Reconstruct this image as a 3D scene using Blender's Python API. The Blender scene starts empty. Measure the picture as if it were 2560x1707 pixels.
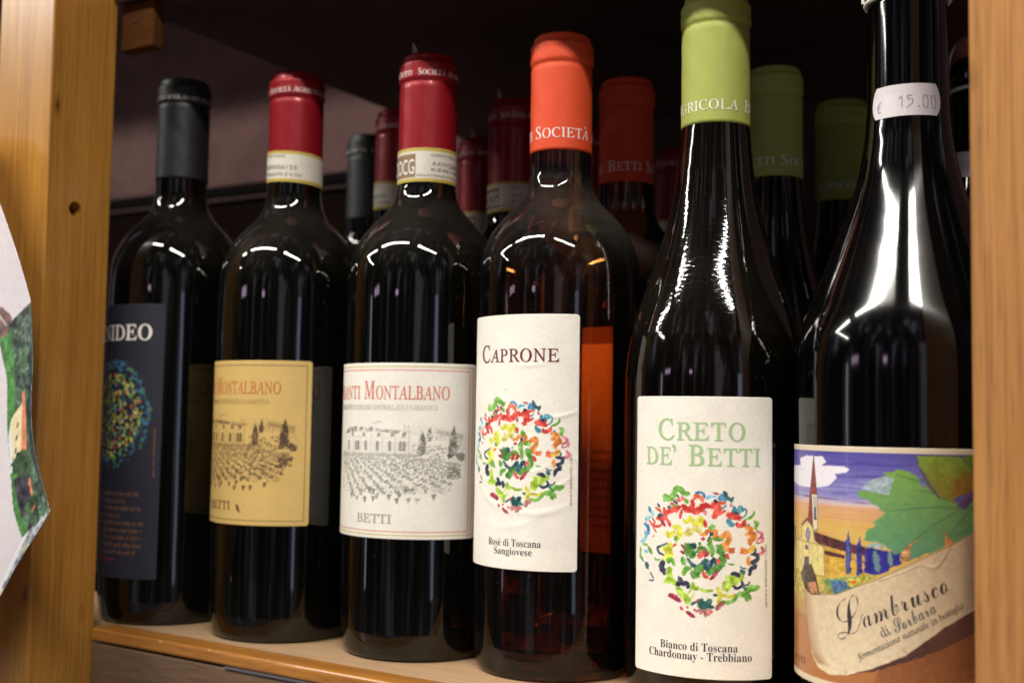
import bpy, bmesh, math, random
import numpy as np
from mathutils import Matrix, Vector
random.seed(7); RNG = np.random.default_rng(7)
MM = 0.001
SC = bpy.context.scene
COL = SC.collection

# ------------------------------------------------------------------ camera, world, lamps, exposure
YAW, PITCH, ROLL = 0.53877, 0.066126, 0.016014
fwd = Vector((-math.sin(YAW)*math.cos(PITCH), math.cos(YAW)*math.cos(PITCH), math.sin(PITCH)))
rt = Vector((math.cos(YAW), math.sin(YAW), 0)); up = rt.cross(fwd)
cr = math.cos(ROLL)*rt + math.sin(ROLL)*up
cu = -math.sin(ROLL)*rt + math.cos(ROLL)*up
cd = bpy.data.cameras.new('camera'); cam = bpy.data.objects.new('camera', cd); COL.objects.link(cam)
cam.matrix_world = Matrix(((cr.x, cu.x, -fwd.x, 0), (cr.y, cu.y, -fwd.y, 0), (cr.z, cu.z, -fwd.z, 0.11249), (0, 0, 0, 1)))
cd.sensor_width = 36; cd.lens = 40.631; cd.clip_start = 0.01; cd.clip_end = 60
cd.dof.use_dof = True; cd.dof.focus_distance = 0.470; cd.dof.aperture_fstop = 8.0; cd.dof.aperture_blades = 7
SC.camera = cam

w = bpy.data.worlds.new('World'); SC.world = w; w.use_nodes = True
def shop_world():
    """dim shop interior all round: mostly dark shelves with paler and coloured goods, grey ceiling"""
    nt = w.node_tree; bg = nt.nodes['Background']; bg.inputs[1].default_value = 1.5
    tc = nt.nodes.new('ShaderNodeTexCoord')
    def noise(sc, s, det):
        mp = nt.nodes.new('ShaderNodeMapping'); mp.inputs['Scale'].default_value = sc; nt.links.new(tc.outputs['Generated'], mp.inputs[0])
        n = nt.nodes.new('ShaderNodeTexNoise'); n.inputs['Scale'].default_value = s; n.inputs['Detail'].default_value = det; nt.links.new(mp.outputs[0], n.inputs['Vector']); return n
    def rmp(src, stops):
        q = nt.nodes.new('ShaderNodeValToRGB'); e = q.color_ramp.elements
        while len(e) < len(stops): e.new(.5)
        for a, (p, c) in zip(e, stops): a.position = p; a.color = (*c, 1)
        nt.links.new(src, q.inputs[0]); return q.outputs[0]
    def mix(f, a, b, mode):
        m = nt.nodes.new('ShaderNodeMix'); m.data_type = 'RGBA'; m.blend_type = mode; m.inputs[0].default_value = f; nt.links.new(a, m.inputs[6]); nt.links.new(b, m.inputs[7]); return m.outputs[2]
    a = rmp(noise((1, 1, .22), 7.0, 5.0).outputs['Fac'], [(.40, (.004, .004, .004)), (.50, (.014, .013, .014)), (.58, (.06, .057, .062)), (.66, (.38, .35, .40))])
    c = rmp(noise((1, 1, .5), 4.0, 2.0).outputs['Color'], [(.3, (1.0, .85, .8)), (.5, (1, 1, 1)), (.6, (.85, .85, 1.15)), (.7, (1.0, .9, .7))])
    s = nt.nodes.new('ShaderNodeSeparateXYZ'); nt.links.new(tc.outputs['Generated'], s.inputs[0])
    h = nt.nodes.new('ShaderNodeMath'); h.operation = 'MULTIPLY_ADD'; h.inputs[1].default_value = .5; h.inputs[2].default_value = .5; nt.links.new(s.outputs[2], h.inputs[0])
    z = rmp(h.outputs[0], [(.30, (.2, .2, .2)), (.42, (1, 1, 1)), (.8, (1, 1, 1))])
    fl = rmp(h.outputs[0], [(.0, (.17, .145, .13)), (.28, (.14, .12, .108)), (.38, (.03, .027, .025)), (.44, (0, 0, 0))])   # glow from below, as off a pale floor, added as low fill
    nt.links.new(mix(1, mix(1, mix(1, a, c, 'MULTIPLY'), z, 'MULTIPLY'), fl, 'ADD'), bg.inputs[0])
shop_world()

def area(name, loc, look, sx, sy, power, col):
    l = bpy.data.lights.new(name, 'AREA'); l.shape = 'RECTANGLE'; l.size = sx; l.size_y = sy
    l.energy = power; l.color = col
    o = bpy.data.objects.new(name, l); COL.objects.link(o); o.location = loc
    d = Vector(look) - Vector(loc); z = -d.normalized()
    x = Vector((1, 0, 0)) if abs(z.x) < .9 else Vector((0, 1, 0))
    x = (x - z*x.dot(z)).normalized(); y = z.cross(x)
    o.matrix_world = Matrix(((x.x, y.x, z.x, loc[0]), (x.y, y.y, z.y, loc[1]), (x.z, y.z, z.z, loc[2]), (0, 0, 0, 1)))
    return o
TUBE = (1.0, 0.965, 0.87)
# fluorescent tubes of the shop ceiling, in rows parallel to the shelf
area('ceiling_tube', (-1.08, -0.86, 1.80), (-1.08, -0.86+.35, 0), 1.55, 0.085, 56, TUBE)
area('ceiling_tube', (0.82, -0.86, 1.80), (0.82, -0.86+.35, 0), 1.25, 0.085, 50, TUBE)
area('ceiling_tube', (-3.05, -0.90, 1.80), (-3.05, -0.5, 0), 1.50, 0.085, 50, TUBE)
area('ceiling_tube', (-3.8, -1.75, 1.80), (-3.6, -1.7, 0), 0.085, 1.3, 34, TUBE)
# daylight from the shop door, and lit signs across the aisle
area('door_daylight', (2.35, -1.5, 0.0), (-0.4, 0.4, 0.1), 0.26, 1.15, 1.6, (0.62, 0.74, 1.0))
area('aisle_window', (-2.45, -1.5, 0.05), (-0.4, 0.4, 0.1), 0.12, 0.9, 0.8, (0.95, 0.93, 1.0))
area('lit_sign', (-1.85, -1.5, 0.50), (-0.3, 0.4, 0.18), 0.34, 0.09, 0.45, (1.0, 0.68, 1.0))
area('lit_sign', (-0.48, -1.5, 0.43), (-0.3, 0.4, 0.18), 0.13, 0.06, 0.17, (1.0, 0.68, 1.0))

SC.view_settings.view_transform = 'Standard'; SC.view_settings.look = 'None'
SC.view_settings.exposure = 0.0; SC.view_settings.gamma = 1.0
SC.cycles.transparent_max_bounces = 24; SC.cycles.max_bounces = 8
SC.cycles.use_denoising = True

# ------------------------------------------------------------------ helpers
def lin(c):
    if isinstance(c, str): c = tuple(int(c[i:i+2], 16)/255 for i in (0, 2, 4))
    return tuple(((x/12.92) if x <= .04045 else ((x+.055)/1.055)**2.4) for x in c)

def nm(name):
    m = bpy.data.materials.new(name); m.use_nodes = True
    nt = m.node_tree; b = nt.nodes['Principled BSDF']
    return m, nt, b
def node(nt, t, **k):
    n = nt.nodes.new(t)
    for a, v in k.items():
        if a.startswith('i_'): n.inputs[a[2:].replace('_', ' ')].default_value = v
        else: setattr(n, a, v)
    return n
def L(nt, a, b): nt.links.new(a, b)
def ramp(nt, src, stops):
    r = nt.nodes.new('ShaderNodeValToRGB'); e = r.color_ramp.elements
    while len(e) > len(stops): e.remove(e[-1])
    while len(e) < len(stops): e.new(.5)
    for q, (p, c) in zip(e, stops):
        q.position = p; q.color = (*c, 1) if len(c) == 3 else c
    L(nt, src, r.inputs[0]); return r.outputs[0]
def coords(nt, scale=(1, 1, 1), rot=(0, 0, 0), kind='Object'):
    tc = nt.nodes.new('ShaderNodeTexCoord'); mp = nt.nodes.new('ShaderNodeMapping')
    mp.inputs['Scale'].default_value = scale; mp.inputs['Rotation'].default_value = rot
    L(nt, tc.outputs[kind], mp.inputs[0]); return mp.outputs[0]
def wcoords(nt, scale=(1, 1, 1)):
    g = nt.nodes.new('ShaderNodeNewGeometry'); mp = nt.nodes.new('ShaderNodeMapping'); mp.inputs['Scale'].default_value = scale
    L(nt, g.outputs['Position'], mp.inputs[0]); return mp.outputs[0]
def mixc(nt, f, a, b, blend='MIX'):
    m = nt.nodes.new('ShaderNodeMix'); m.data_type = 'RGBA'; m.blend_type = blend
    for i, v in ((0, f), (6, a), (7, b)):
        if hasattr(v, 'is_output') or hasattr(v, 'links'): L(nt, v, m.inputs[i])
        elif i == 0: m.inputs[0].default_value = v
        else: m.inputs[i].default_value = (*v, 1)
    return m.outputs[2]

def mat_plain(name, c, rough=.5, metal=0, coat=0, spec=.5, bump=0, bscale=300):
    m, nt, b = nm(name)
    v = coords(nt)
    n = node(nt, 'ShaderNodeTexNoise', i_Scale=bscale, i_Detail=4.0); L(nt, v, n.inputs['Vector'])
    col = ramp(nt, n.outputs[0], [(.3, tuple(x*.95 for x in c)), (.7, tuple(min(1, x*1.03) for x in c))])
    L(nt, col, b.inputs['Base Color'])
    b.inputs['Roughness'].default_value = rough; b.inputs['Metallic'].default_value = metal
    b.inputs['Coat Weight'].default_value = coat; b.inputs['Specular IOR Level'].default_value = spec
    if bump:
        bp = node(nt, 'ShaderNodeBump', i_Strength=bump, i_Distance=.0003); L(nt, n.outputs[0], bp.inputs['Height']); L(nt, bp.outputs[0], b.inputs['Normal'])
    return m

def mat_wood(name, c1, c2, axis='Z', rough=.32, coat=.5, fine=1.0):
    m, nt, b = nm(name)
    s = {'Z': (60, 60, 2.2), 'X': (2.2, 60, 60), 'Y': (60, 2.2, 60)}[axis]
    v = coords(nt, s)
    n1 = node(nt, 'ShaderNodeTexNoise', i_Scale=1.0*fine, i_Detail=6.0, i_Roughness=.62, i_Distortion=.6); L(nt, v, n1.inputs['Vector'])
    s2 = {'Z': (900, 900, 14), 'X': (14, 900, 900), 'Y': (900, 14, 900)}[axis]
    v2 = coords(nt, s2)
    n2 = node(nt, 'ShaderNodeTexNoise', i_Scale=1.0, i_Detail=3.0); L(nt, v2, n2.inputs['Vector'])
    v3 = coords(nt, (9, 9, 9)); n3 = node(nt, 'ShaderNodeTexNoise', i_Scale=1.0, i_Detail=2.0); L(nt, v3, n3.inputs['Vector'])
    col = ramp(nt, n1.outputs[0], [(.25, c2), (.48, c1), (.6, tuple((a+b_)/2 for a, b_ in zip(c1, c2))), (.78, tuple(x*1.12 for x in c1))])
    fx = ramp(nt, n2.outputs[0], [(.35, (.78, .78, .78)), (.6, (1.05, 1.05, 1.05))])
    col = mixc(nt, 1.0, col, fx, 'MULTIPLY')
    f3 = ramp(nt, n3.outputs[0], [(.3, (.86, .84, .8)), (.7, (1.1, 1.1, 1.1))])
    col = mixc(nt, 1.0, col, f3, 'MULTIPLY')
    s4 = {'Z': (1500, 1500, 60), 'X': (60, 1500, 1500), 'Y': (1500, 60, 1500)}[axis]
    n4 = node(nt, 'ShaderNodeTexNoise', i_Scale=1.0, i_Detail=1.0); L(nt, coords(nt, s4), n4.inputs['Vector'])
    col = mixc(nt, 1.0, col, ramp(nt, n4.outputs[0], [(.27, (.78, .74, .70)), (.40, (1, 1, 1))]), 'MULTIPLY')
    vo = node(nt, 'ShaderNodeTexVoronoi', i_Scale=1.0); L(nt, coords(nt, {'Z': (38, 38, 16), 'X': (16, 38, 38), 'Y': (38, 16, 38)}[axis]), vo.inputs['Vector'])
    col = mixc(nt, 1.0, col, ramp(nt, vo.outputs['Distance'], [(.02, (.30, .22, .18)), (.06, (.75, .7, .65)), (.12, (1, 1, 1))]), 'MULTIPLY')
    L(nt, col, b.inputs['Base Color'])
    b.inputs['Roughness'].default_value = rough; b.inputs['Coat Weight'].default_value = coat; b.inputs['Coat Roughness'].default_value = .22
    bp = node(nt, 'ShaderNodeBump', i_Strength=.25, i_Distance=.0004); L(nt, n2.outputs[0], bp.inputs['Height']); L(nt, bp.outputs[0], b.inputs['Normal'])
    return m

def dust_nodes(nt, amount=1.0):
    """specks and a thin film of dust, as a 0..1 mask"""
    v = wcoords(nt)
    a = node(nt, 'ShaderNodeTexVoronoi', i_Scale=420.0); L(nt, v, a.inputs['Vector'])
    sp = ramp(nt, a.outputs['Distance'], [(.05, (1, 1, 1)), (.16, (0, 0, 0))])
    n = node(nt, 'ShaderNodeTexNoise', i_Scale=55.0, i_Detail=8.0, i_Roughness=.7); L(nt, v, n.inputs['Vector'])
    msk = ramp(nt, n.outputs[0], [(.52, (0, 0, 0)), (.74, (1, 1, 1))])
    spk = mixc(nt, 1.0, sp, msk, 'MULTIPLY')
    n2 = node(nt, 'ShaderNodeTexNoise', i_Scale=22.0, i_Detail=9.0, i_Roughness=.75); L(nt, v, n2.inputs['Vector'])
    film = ramp(nt, n2.outputs[0], [(.35, (.002*amount,)*3), (.75, (.012*amount,)*3)])
    # dust settles where the glass faces up
    g = nt.nodes.new('ShaderNodeNewGeometry'); sx = nt.nodes.new('ShaderNodeSeparateXYZ'); L(nt, g.outputs['Normal'], sx.inputs[0])
    upf = ramp(nt, sx.outputs[2], [(.05, (.3, .3, .3)), (.50, (3.6, 3.6, 3.6))])
    film = mixc(nt, 1.0, film, upf, 'MULTIPLY')
    spk = mixc(nt, 1.0, spk, (.13*amount,)*3, 'MULTIPLY')
    return mixc(nt, 1.0, film, spk, 'ADD')

def mat_darkglass(name, base=(.0008, .001, .0006), ripple=0.0, dust=1.0, rough=.025):
    m, nt, b = nm(name)
    b.inputs['Base Color'].default_value = (*base, 1); b.inputs['Roughness'].default_value = rough
    b.inputs['IOR'].default_value = 1.52
    v = wcoords(nt, (1, 1, .55)); n = node(nt, 'ShaderNodeTexNoise', i_Scale=26.0, i_Detail=2.0); L(nt, v, n.inputs['Vector'])
    bp = node(nt, 'ShaderNodeBump', i_Strength=.5, i_Distance=.00035); L(nt, n.outputs[0], bp.inputs['Height'])
    last = bp
    if ripple:
        v2 = coords(nt, (1, 1, 2.0)); n2 = node(nt, 'ShaderNodeTexNoise', i_Scale=330.0, i_Detail=1.0, i_Distortion=.5); L(nt, v2, n2.inputs['Vector'])
        tc = nt.nodes.new('ShaderNodeTexCoord'); s = nt.nodes.new('ShaderNodeSeparateXYZ'); L(nt, tc.outputs['Object'], s.inputs[0])
        k = ramp(nt, s.outputs[2], [(.130, (0, 0, 0)), (.158, (1, 1, 1)), (.205, (1, 1, 1)), (.222, (0, 0, 0))])
        mm = mixc(nt, 1.0, n2.outputs[0], k, 'MULTIPLY')
        bp2 = node(nt, 'ShaderNodeBump', i_Strength=ripple, i_Distance=.00012); L(nt, mm, bp2.inputs['Height']); L(nt, bp.outputs[0], bp2.inputs['Normal']); last = bp2
    L(nt, last.outputs[0], b.inputs['Normal'])
    d = nt.nodes.new('ShaderNodeBsdfDiffuse'); d.inputs[0].default_value = (.42, .36, .30, 1)
    mx = nt.nodes.new('ShaderNodeMixShader'); L(nt, dust_nodes(nt, dust), mx.inputs[0]); L(nt, b.outputs[0], mx.inputs[1]); L(nt, d.outputs[0], mx.inputs[2])
    L(nt, mx.outputs[0], nt.nodes['Material Output'].inputs[0])
    return m

def mat_clear(name, tint, ior=1.5, dust=1.0, rough=.02, gloss=1.0):
    """see-through glass or wine: coloured transmission plus fresnel reflection and dust"""
    m, nt, b = nm(name); nt.nodes.remove(b)
    t = nt.nodes.new('ShaderNodeBsdfTransparent'); t.inputs[0].default_value = (*tint, 1)
    g = nt.nodes.new('ShaderNodeBsdfGlossy'); g.inputs['Roughness'].default_value = rough
    v = wcoords(nt, (1, 1, .55)); n = node(nt, 'ShaderNodeTexNoise', i_Scale=30.0, i_Detail=2.0); L(nt, v, n.inputs['Vector'])
    bp = node(nt, 'ShaderNodeBump', i_Strength=.5, i_Distance=.0003); L(nt, n.outputs[0], bp.inputs['Height']); L(nt, bp.outputs[0], g.inputs['Normal'])
    f = nt.nodes.new('ShaderNodeFresnel'); f.inputs[0].default_value = ior
    mul = nt.nodes.new('ShaderNodeMath'); mul.operation = 'MULTIPLY'; mul.inputs[1].default_value = gloss; L(nt, f.outputs[0], mul.inputs[0])
    mx = nt.nodes.new('ShaderNodeMixShader'); L(nt, mul.outputs[0], mx.inputs[0]); L(nt, t.outputs[0], mx.inputs[1]); L(nt, g.outputs[0], mx.inputs[2])
    out = mx.outputs[0]
    if dust:
        d = nt.nodes.new('ShaderNodeBsdfDiffuse'); d.inputs[0].default_value = (.42, .36, .30, 1)
        m2 = nt.nodes.new('ShaderNodeMixShader'); gm = nt.nodes.new('ShaderNodeNewGeometry'); L(nt, mixc(nt, gm.outputs['Backfacing'], dust_nodes(nt, dust), (0, 0, 0)), m2.inputs[0]); L(nt, out, m2.inputs[1]); L(nt, d.outputs[0], m2.inputs[2]); out = m2.outputs[0]
    L(nt, out, nt.nodes['Material Output'].inputs[0])
    return m

def mat_print(name, rough=.62, coat=0.0, bump=.25, bscale=900):
    m, nt, b = nm(name)
    a = nt.nodes.new('ShaderNodeAttribute'); a.attribute_name = 'Ink'
    v = coords(nt); n = node(nt, 'ShaderNodeTexNoise', i_Scale=bscale, i_Detail=4.0); L(nt, v, n.inputs['Vector'])
    f = ramp(nt, n.outputs[0], [(.3, (.95, .95, .95)), (.7, (1.02, 1.02, 1.02))])
    L(nt, mixc(nt, 1.0, a.outputs['Color'], f, 'MULTIPLY'), b.inputs['Base Color'])
    b.inputs['Roughness'].default_value = rough; b.inputs['Coat Weight'].default_value = coat
    bp = node(nt, 'ShaderNodeBump', i_Strength=bump, i_Distance=.00012); L(nt, n.outputs[0], bp.inputs['Height']); L(nt, bp.outputs[0], b.inputs['Normal'])
    return m

M = {}
M['post'] = mat_wood('lacquered_pine', (.46, .215, .038), (.31, .13, .022))
M['post_right'] = mat_wood('lacquered_pine_pale', (.46, .215, .068), (.34, .15, .042))
M['strip'] = mat_wood('lacquered_edge', (.46, .19, .035), (.30, .11, .02), 'X', .38, .4)
M['panel'] = mat_wood('beech_laminate', (.52, .34, .20), (.46, .29, .165), 'X', .5, .1)
nt = M['panel'].node_tree; bs = nt.nodes['Principled BSDF']; src = bs.inputs['Base Color'].links[0].from_socket
vz = node(nt, 'ShaderNodeTexVoronoi', i_Scale=95.0); L(nt, coords(nt), vz.inputs['Vector'])
L(nt, mixc(nt, 1.0, src, ramp(nt, vz.outputs['Distance'], [(.035, (.25, .2, .16)), (.07, (1, 1, 1))]), 'MULTIPLY'), bs.inputs['Base Color'])
M['apron'] = mat_wood('worn_grey_board', (.19, .115, .068), (.10, .062, .040), 'X', .5, .2)
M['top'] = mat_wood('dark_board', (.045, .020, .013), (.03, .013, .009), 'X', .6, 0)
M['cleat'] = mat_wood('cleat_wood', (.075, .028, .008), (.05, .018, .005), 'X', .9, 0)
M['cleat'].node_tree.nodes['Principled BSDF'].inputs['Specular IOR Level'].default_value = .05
M['hole'] = mat_plain('hole_shadow_wood', (.035, .014, .006), .8)
M['glass'] = mat_darkglass('dark_green_glass')
M['glass_burgundy'] = mat_darkglass('brown_green_glass', (.0012, .0007, .0002), ripple=.38, dust=.7, rough=.06)
M['glass_black'] = mat_darkglass('black_glass', (.0005, .0005, .0008), dust=.25, rough=.085)
M['rose_glass'] = mat_clear('clear_glass', (.90, .91, .88), 1.5, 2.2)
M['rose_wine'] = mat_clear('rose_wine', (.985, .58, .30), 1.15, 0, gloss=.3)
M['red_cap'] = mat_plain('crimson_foil', (.27, .006, .013), .42, .2, .25, spec=.35)
M['orange_cap'] = mat_plain('orange_capsule', (.69, .072, .022), .55, 0, 0, spec=.3)
M['green_cap'] = mat_plain('lime_capsule', (.36, .405, .088), .55, 0, 0, spec=.35)
M['black_cap'] = mat_plain('black_capsule', (.011, .011, .013), .5, 0, 0)
M['print'] = mat_print('printed_paper')
M['print_gloss'] = mat_print('glossy_print', .35, .3, .1)
M['string'] = mat_plain('white_string', (.75, .72, .68), .8)
M['cork'] = mat_plain('cork', (.30, .13, .07), .9, bump=1.0, bscale=700)
M['tear'] = mat_plain('torn_foil', (.62, .45, .42), .6)
M['metal_trim'] = mat_plain('silver_trim', (.45, .45, .50), .35, .9)
def ink(name, c, rough=.55, metal=0): return mat_plain('ink_'+name, lin(c), rough, metal, bscale=1500)
M['i_maroon'] = ink('maroon', '6a2034'); M['i_green'] = ink('sage', 'a9c593'); M['i_black'] = ink('black', '36333a')
M['i_red'] = ink('red', 'd96a57'); M['i_red2'] = ink('orange_red', 'c8703a'); M['i_grey'] = ink('grey', 'b3aeae'); M['i_olive'] = ink('olive_grey', 'a3a093')
M['i_brown'] = ink('brown', '6e5636'); M['i_brown2'] = ink('light_brown', 'a58a58'); M['i_white'] = ink('white', 'f0ece6'); M['i_bronze'] = ink('bronze', '9a6a50')
M['i_num'] = ink('number', '6b6660'); M['i_price'] = ink('price', '968d98'); M['i_rust'] = ink('rust', '96603c')

def shade(o, smooth=True, ang=None):
    me = o.data
    me.polygons.foreach_set('use_smooth', [smooth]*len(me.polygons)); me.update()
def link(name, me, mat, parent=None, smooth=True):
    o = bpy.data.objects.new(name, me); COL.objects.link(o)
    if mat: me.materials.append(mat)
    if parent: o.parent = parent
    if smooth: shade(o)
    return o
def mesh(name, v, f):
    me = bpy.data.meshes.new(name); me.from_pydata([tuple(x*MM for x in p) for p in v], [], f); me.update(); return me
def empty(name, loc, label, cat, group=None, rz=0):
    o = bpy.data.objects.new(name, None); COL.objects.link(o); o.empty_display_size = .02
    o.location = [x*MM for x in loc]; o.rotation_euler = (0, 0, rz)
    o['label'] = label; o['category'] = cat
    if group: o['group'] = group
    return o
def lathe(name, prof, mat, parent, segs=96, wob=None):
    """prof: list of (z, r); poles closed where r == 0"""
    v = []; f = []; rings = []
    for z, r in prof:
        if r <= 1e-6: rings.append([len(v)]); v.append((0, 0, z))
        else:
            rings.append(list(range(len(v), len(v)+segs)))
            for k in range(segs):
                a = 2*math.pi*k/segs; rr = r + (wob(a, z) if wob else 0)
                v.append((rr*math.sin(a), -rr*math.cos(a), z))
    for a, b in zip(rings, rings[1:]):
        for k in range(segs):
            k2 = (k+1) % segs
            if len(a) == 1 and len(b) == 1: continue
            if len(a) == 1: f.append((a[0], b[k2], b[k]))
            elif len(b) == 1: f.append((a[k], a[k2], b[0]))
            else: f.append((a[k], a[k2], b[k2], b[k]))
    me = mesh(name, v, f)
    return link(name, me, mat, parent)
def smoothprof(pts, sig=2.0, step=1.0, lo=None, hi=None):
    """resample a coarse (z, r) side profile into a smooth one"""
    z = np.array([p[0] for p in pts], float); r = np.array([p[1] for p in pts], float)
    zz = np.arange(z[0], z[-1]+.01, .25); rr = np.interp(zz, z, r)
    n = int(sig*12); k = np.exp(-.5*(np.arange(-n, n+1)*.25/sig)**2); k /= k.sum()
    rr = np.convolve(np.pad(rr, n, mode='edge'), k, 'valid')
    st = max(1, int(step/.25)); return list(zip(zz[::st].tolist(), rr[::st].tolist()))
def heel(R, h=5.0, base=3.5):
    """rounded foot of a bottle"""
    p = [(1.5, 0), (1.5, R*.45), (.4, R-base-4), (0, R-base-2), (.3, R-base-.6)]
    for k in range(1, 7):
        a = k/6*math.pi/2; p.append((.3+h*(1-math.cos(a)), R-base-.6+(base*.75)*math.sin(a)+.0))
    return p
def box(name, x0, x1, y0, y1, z0, z1, mat, parent=None, bev=1.0, seg=2):
    bm = bmesh.new(); bmesh.ops.create_cube(bm, size=1)
    for v in bm.verts: v.co = Vector(((x0+x1)/2+v.co.x*(x1-x0), (y0+y1)/2+v.co.y*(y1-y0), (z0+z1)/2+v.co.z*(z1-z0)))*MM
    if bev: bmesh.ops.bevel(bm, geom=bm.edges[:]+bm.verts[:], offset=bev*MM, segments=seg, affect='EDGES', profile=.6)
    me = bpy.data.meshes.new(name); bm.to_mesh(me); bm.free(); return link(name, me, mat, parent, smooth=False)
# ------------------------------------------------------------------ painting flat print
def vnoise(h, w, cell, rng=RNG):
    a = rng.random((int(h/cell)+3, int(w/cell)+3)); y = np.arange(h)/cell; x = np.arange(w)/cell
    yi = y.astype(int); xi = x.astype(int); fy = (y-yi)[:, None]; fx = (x-xi)[None]
    fy = fy*fy*(3-2*fy); fx = fx*fx*(3-2*fx)
    g = lambda i, j: a[np.ix_(yi+i, xi+j)]
    return (g(0, 0)*(1-fy)+g(1, 0)*fy)*(1-fx)+(g(0, 1)*(1-fy)+g(1, 1)*fy)*fx
class Canvas:
    """print on a sheet, in mm: s runs round the bottle, z up; one colour per grid point"""
    def __init__(c, s0, s1, z0, z1, cell, paper):
        c.s0, c.s1, c.z0, c.z1 = s0, s1, z0, z1
        c.W = int(round((s1-s0)/cell))+1; c.H = int(round((z1-z0)/cell))+1; c.cell = cell
        c.s = np.linspace(s0, s1, c.W); c.z = np.linspace(z0, z1, c.H)
        p = c.col(paper); c.a = np.ones((c.H, c.W, 3))*p
        c.a *= (1+.03*(vnoise(c.H, c.W, 3)-.5)+.03*(vnoise(c.H, c.W, 25)-.5))[..., None]
        c.n = vnoise(c.H, c.W, 2.2)-.5; c.n2 = vnoise(c.H, c.W, 6)-.5
    @staticmethod
    def col(x): return np.array([int(x[i:i+2], 16)/255 for i in (0, 2, 4)]) if isinstance(x, str) else np.array(x)
    def win(c, x0, x1, y0, y1):
        i0 = max(0, int((x0-c.s0)/c.cell)-1); i1 = min(c.W, int((x1-c.s0)/c.cell)+3)
        j0 = max(0, int((y0-c.z0)/c.cell)-1); j1 = min(c.H, int((y1-c.z0)/c.cell)+3)
        return i0, i1, j0, j1
    def blend(c, sl, m, col):
        j0, j1, i0, i1 = sl; m = m[..., None]; c.a[j0:j1, i0:i1] = c.a[j0:j1, i0:i1]*(1-m)+col*m
    def poly(c, pts, col, al=1.0, rough=0.0, tex=0.0, col2=None, vert=True):
        if isinstance(pts, str): q = list(map(float, pts.split())); pts = list(zip(q[::2], q[1::2]))
        P = np.array(pts, float); i0, i1, j0, j1 = c.win(P[:, 0].min(), P[:, 0].max(), P[:, 1].min(), P[:, 1].max())
        if i1 <= i0 or j1 <= j0: return
        X, Z = np.meshgrid(c.s[i0:i1], c.z[j0:j1]); X = X.copy(); Z = Z.copy()
        if rough: X += rough*c.n[j0:j1, i0:i1]*2; Z += rough*c.n2[j0:j1, i0:i1]*2
        ins = np.zeros(X.shape)
        for dx, dz in ((-.25, -.25), (.25, -.25), (-.25, .25), (.25, .25)):
            x = X+dx*c.cell; z = Z+dz*c.cell; k = np.zeros(X.shape, bool)
            for (ax, ay), (bx, by) in zip(P, np.roll(P, -1, 0)):
                if ay == by: continue
                cond = ((ay > z) != (by > z)) & (x < (bx-ax)*(z-ay)/(by-ay)+ax); k ^= cond
            ins += k*.25
        cc = c.col(col)*np.ones(X.shape+(3,))
        if col2 is not None:
            t = ((Z-P[:, 1].min())/(np.ptp(P[:, 1])+1e-6)) if vert else ((X-P[:, 0].min())/(np.ptp(P[:, 0])+1e-6))
            t = np.clip(t, 0, 1)[..., None]; cc = cc*(1-t)+c.col(col2)*t
        if tex: cc = cc*(1+tex*2*(c.n[j0:j1, i0:i1]+c.n2[j0:j1, i0:i1])[..., None])
        c.blend((j0, j1, i0, i1), ins*al, np.clip(cc, 0, 1))
    def stroke(c, pts, w, col, al=1.0, taper=.35, rough=.25, var=.0, soft=None):
        P = np.array(pts, float)
        if len(P) > 2:
            Q = np.vstack([2*P[0]-P[1], P, 2*P[-1]-P[-2]]); o = []
            for k in range(len(P)-1):
                p0, p1, p2, p3 = Q[k:k+4]
                for t in np.linspace(0, 1, 6, endpoint=False):
                    o.append(.5*((2*p1)+(-p0+p2)*t+(2*p0-5*p1+4*p2-p3)*t*t+(-p0+3*p1-3*p2+p3)*t**3))
            P = np.array(o+[P[-1]])
        i0, i1, j0, j1 = c.win(P[:, 0].min()-w, P[:, 0].max()+w, P[:, 1].min()-w, P[:, 1].max()+w)
        if i1 <= i0 or j1 <= j0: return
        X, Z = np.meshgrid(c.s[i0:i1], c.z[j0:j1]); n = len(P)-1
        best = np.full(X.shape, -9.)
        for k in range(n):
            a, b = P[k], P[k+1]; d = b-a; dd = d@d+1e-9
            t = np.clip(((X-a[0])*d[0]+(Z-a[1])*d[1])/dd, 0, 1); dist = np.hypot(X-a[0]-t*d[0], Z-a[1]-t*d[1])
            u = (k+t)/n; hw = w/2*(1-taper*(2*u-1)**4)
            best = np.maximum(best, hw-dist)
        best = best+rough*w*.5*(c.n[j0:j1, i0:i1])
        m = np.clip(best/(soft or c.cell)+.5, 0, 1)*al
        cc = c.col(col)*np.ones(X.shape+(3,))
        if var: cc = np.clip(cc+var*(c.n2[j0:j1, i0:i1]*1.6+c.n[j0:j1, i0:i1]*.8)[..., None], 0, 1)
        c.blend((j0, j1, i0, i1), m, cc)
    def grad(c, z0, z1, ca, cb, s0=-999, s1=999):
        m = (c.z >= z0) & (c.z <= z1); t = np.clip((c.z[m]-z0)/(z1-z0), 0, 1)[:, None, None]
        k = (c.s >= s0) & (c.s <= s1)
        c.a[np.ix_(m, k)] = c.col(ca)*(1-t)+c.col(cb)*t
    def rect(c, x0, y0, x1, y1, wd, col, al=1):
        for a, b in (((x0, y0), (x1, y0)), ((x0, y1), (x1, y1)), ((x0, y0), (x0, y1)), ((x1, y0), (x1, y1))):
            c.stroke([a, b], wd, col, al, 0, 0)

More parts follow.
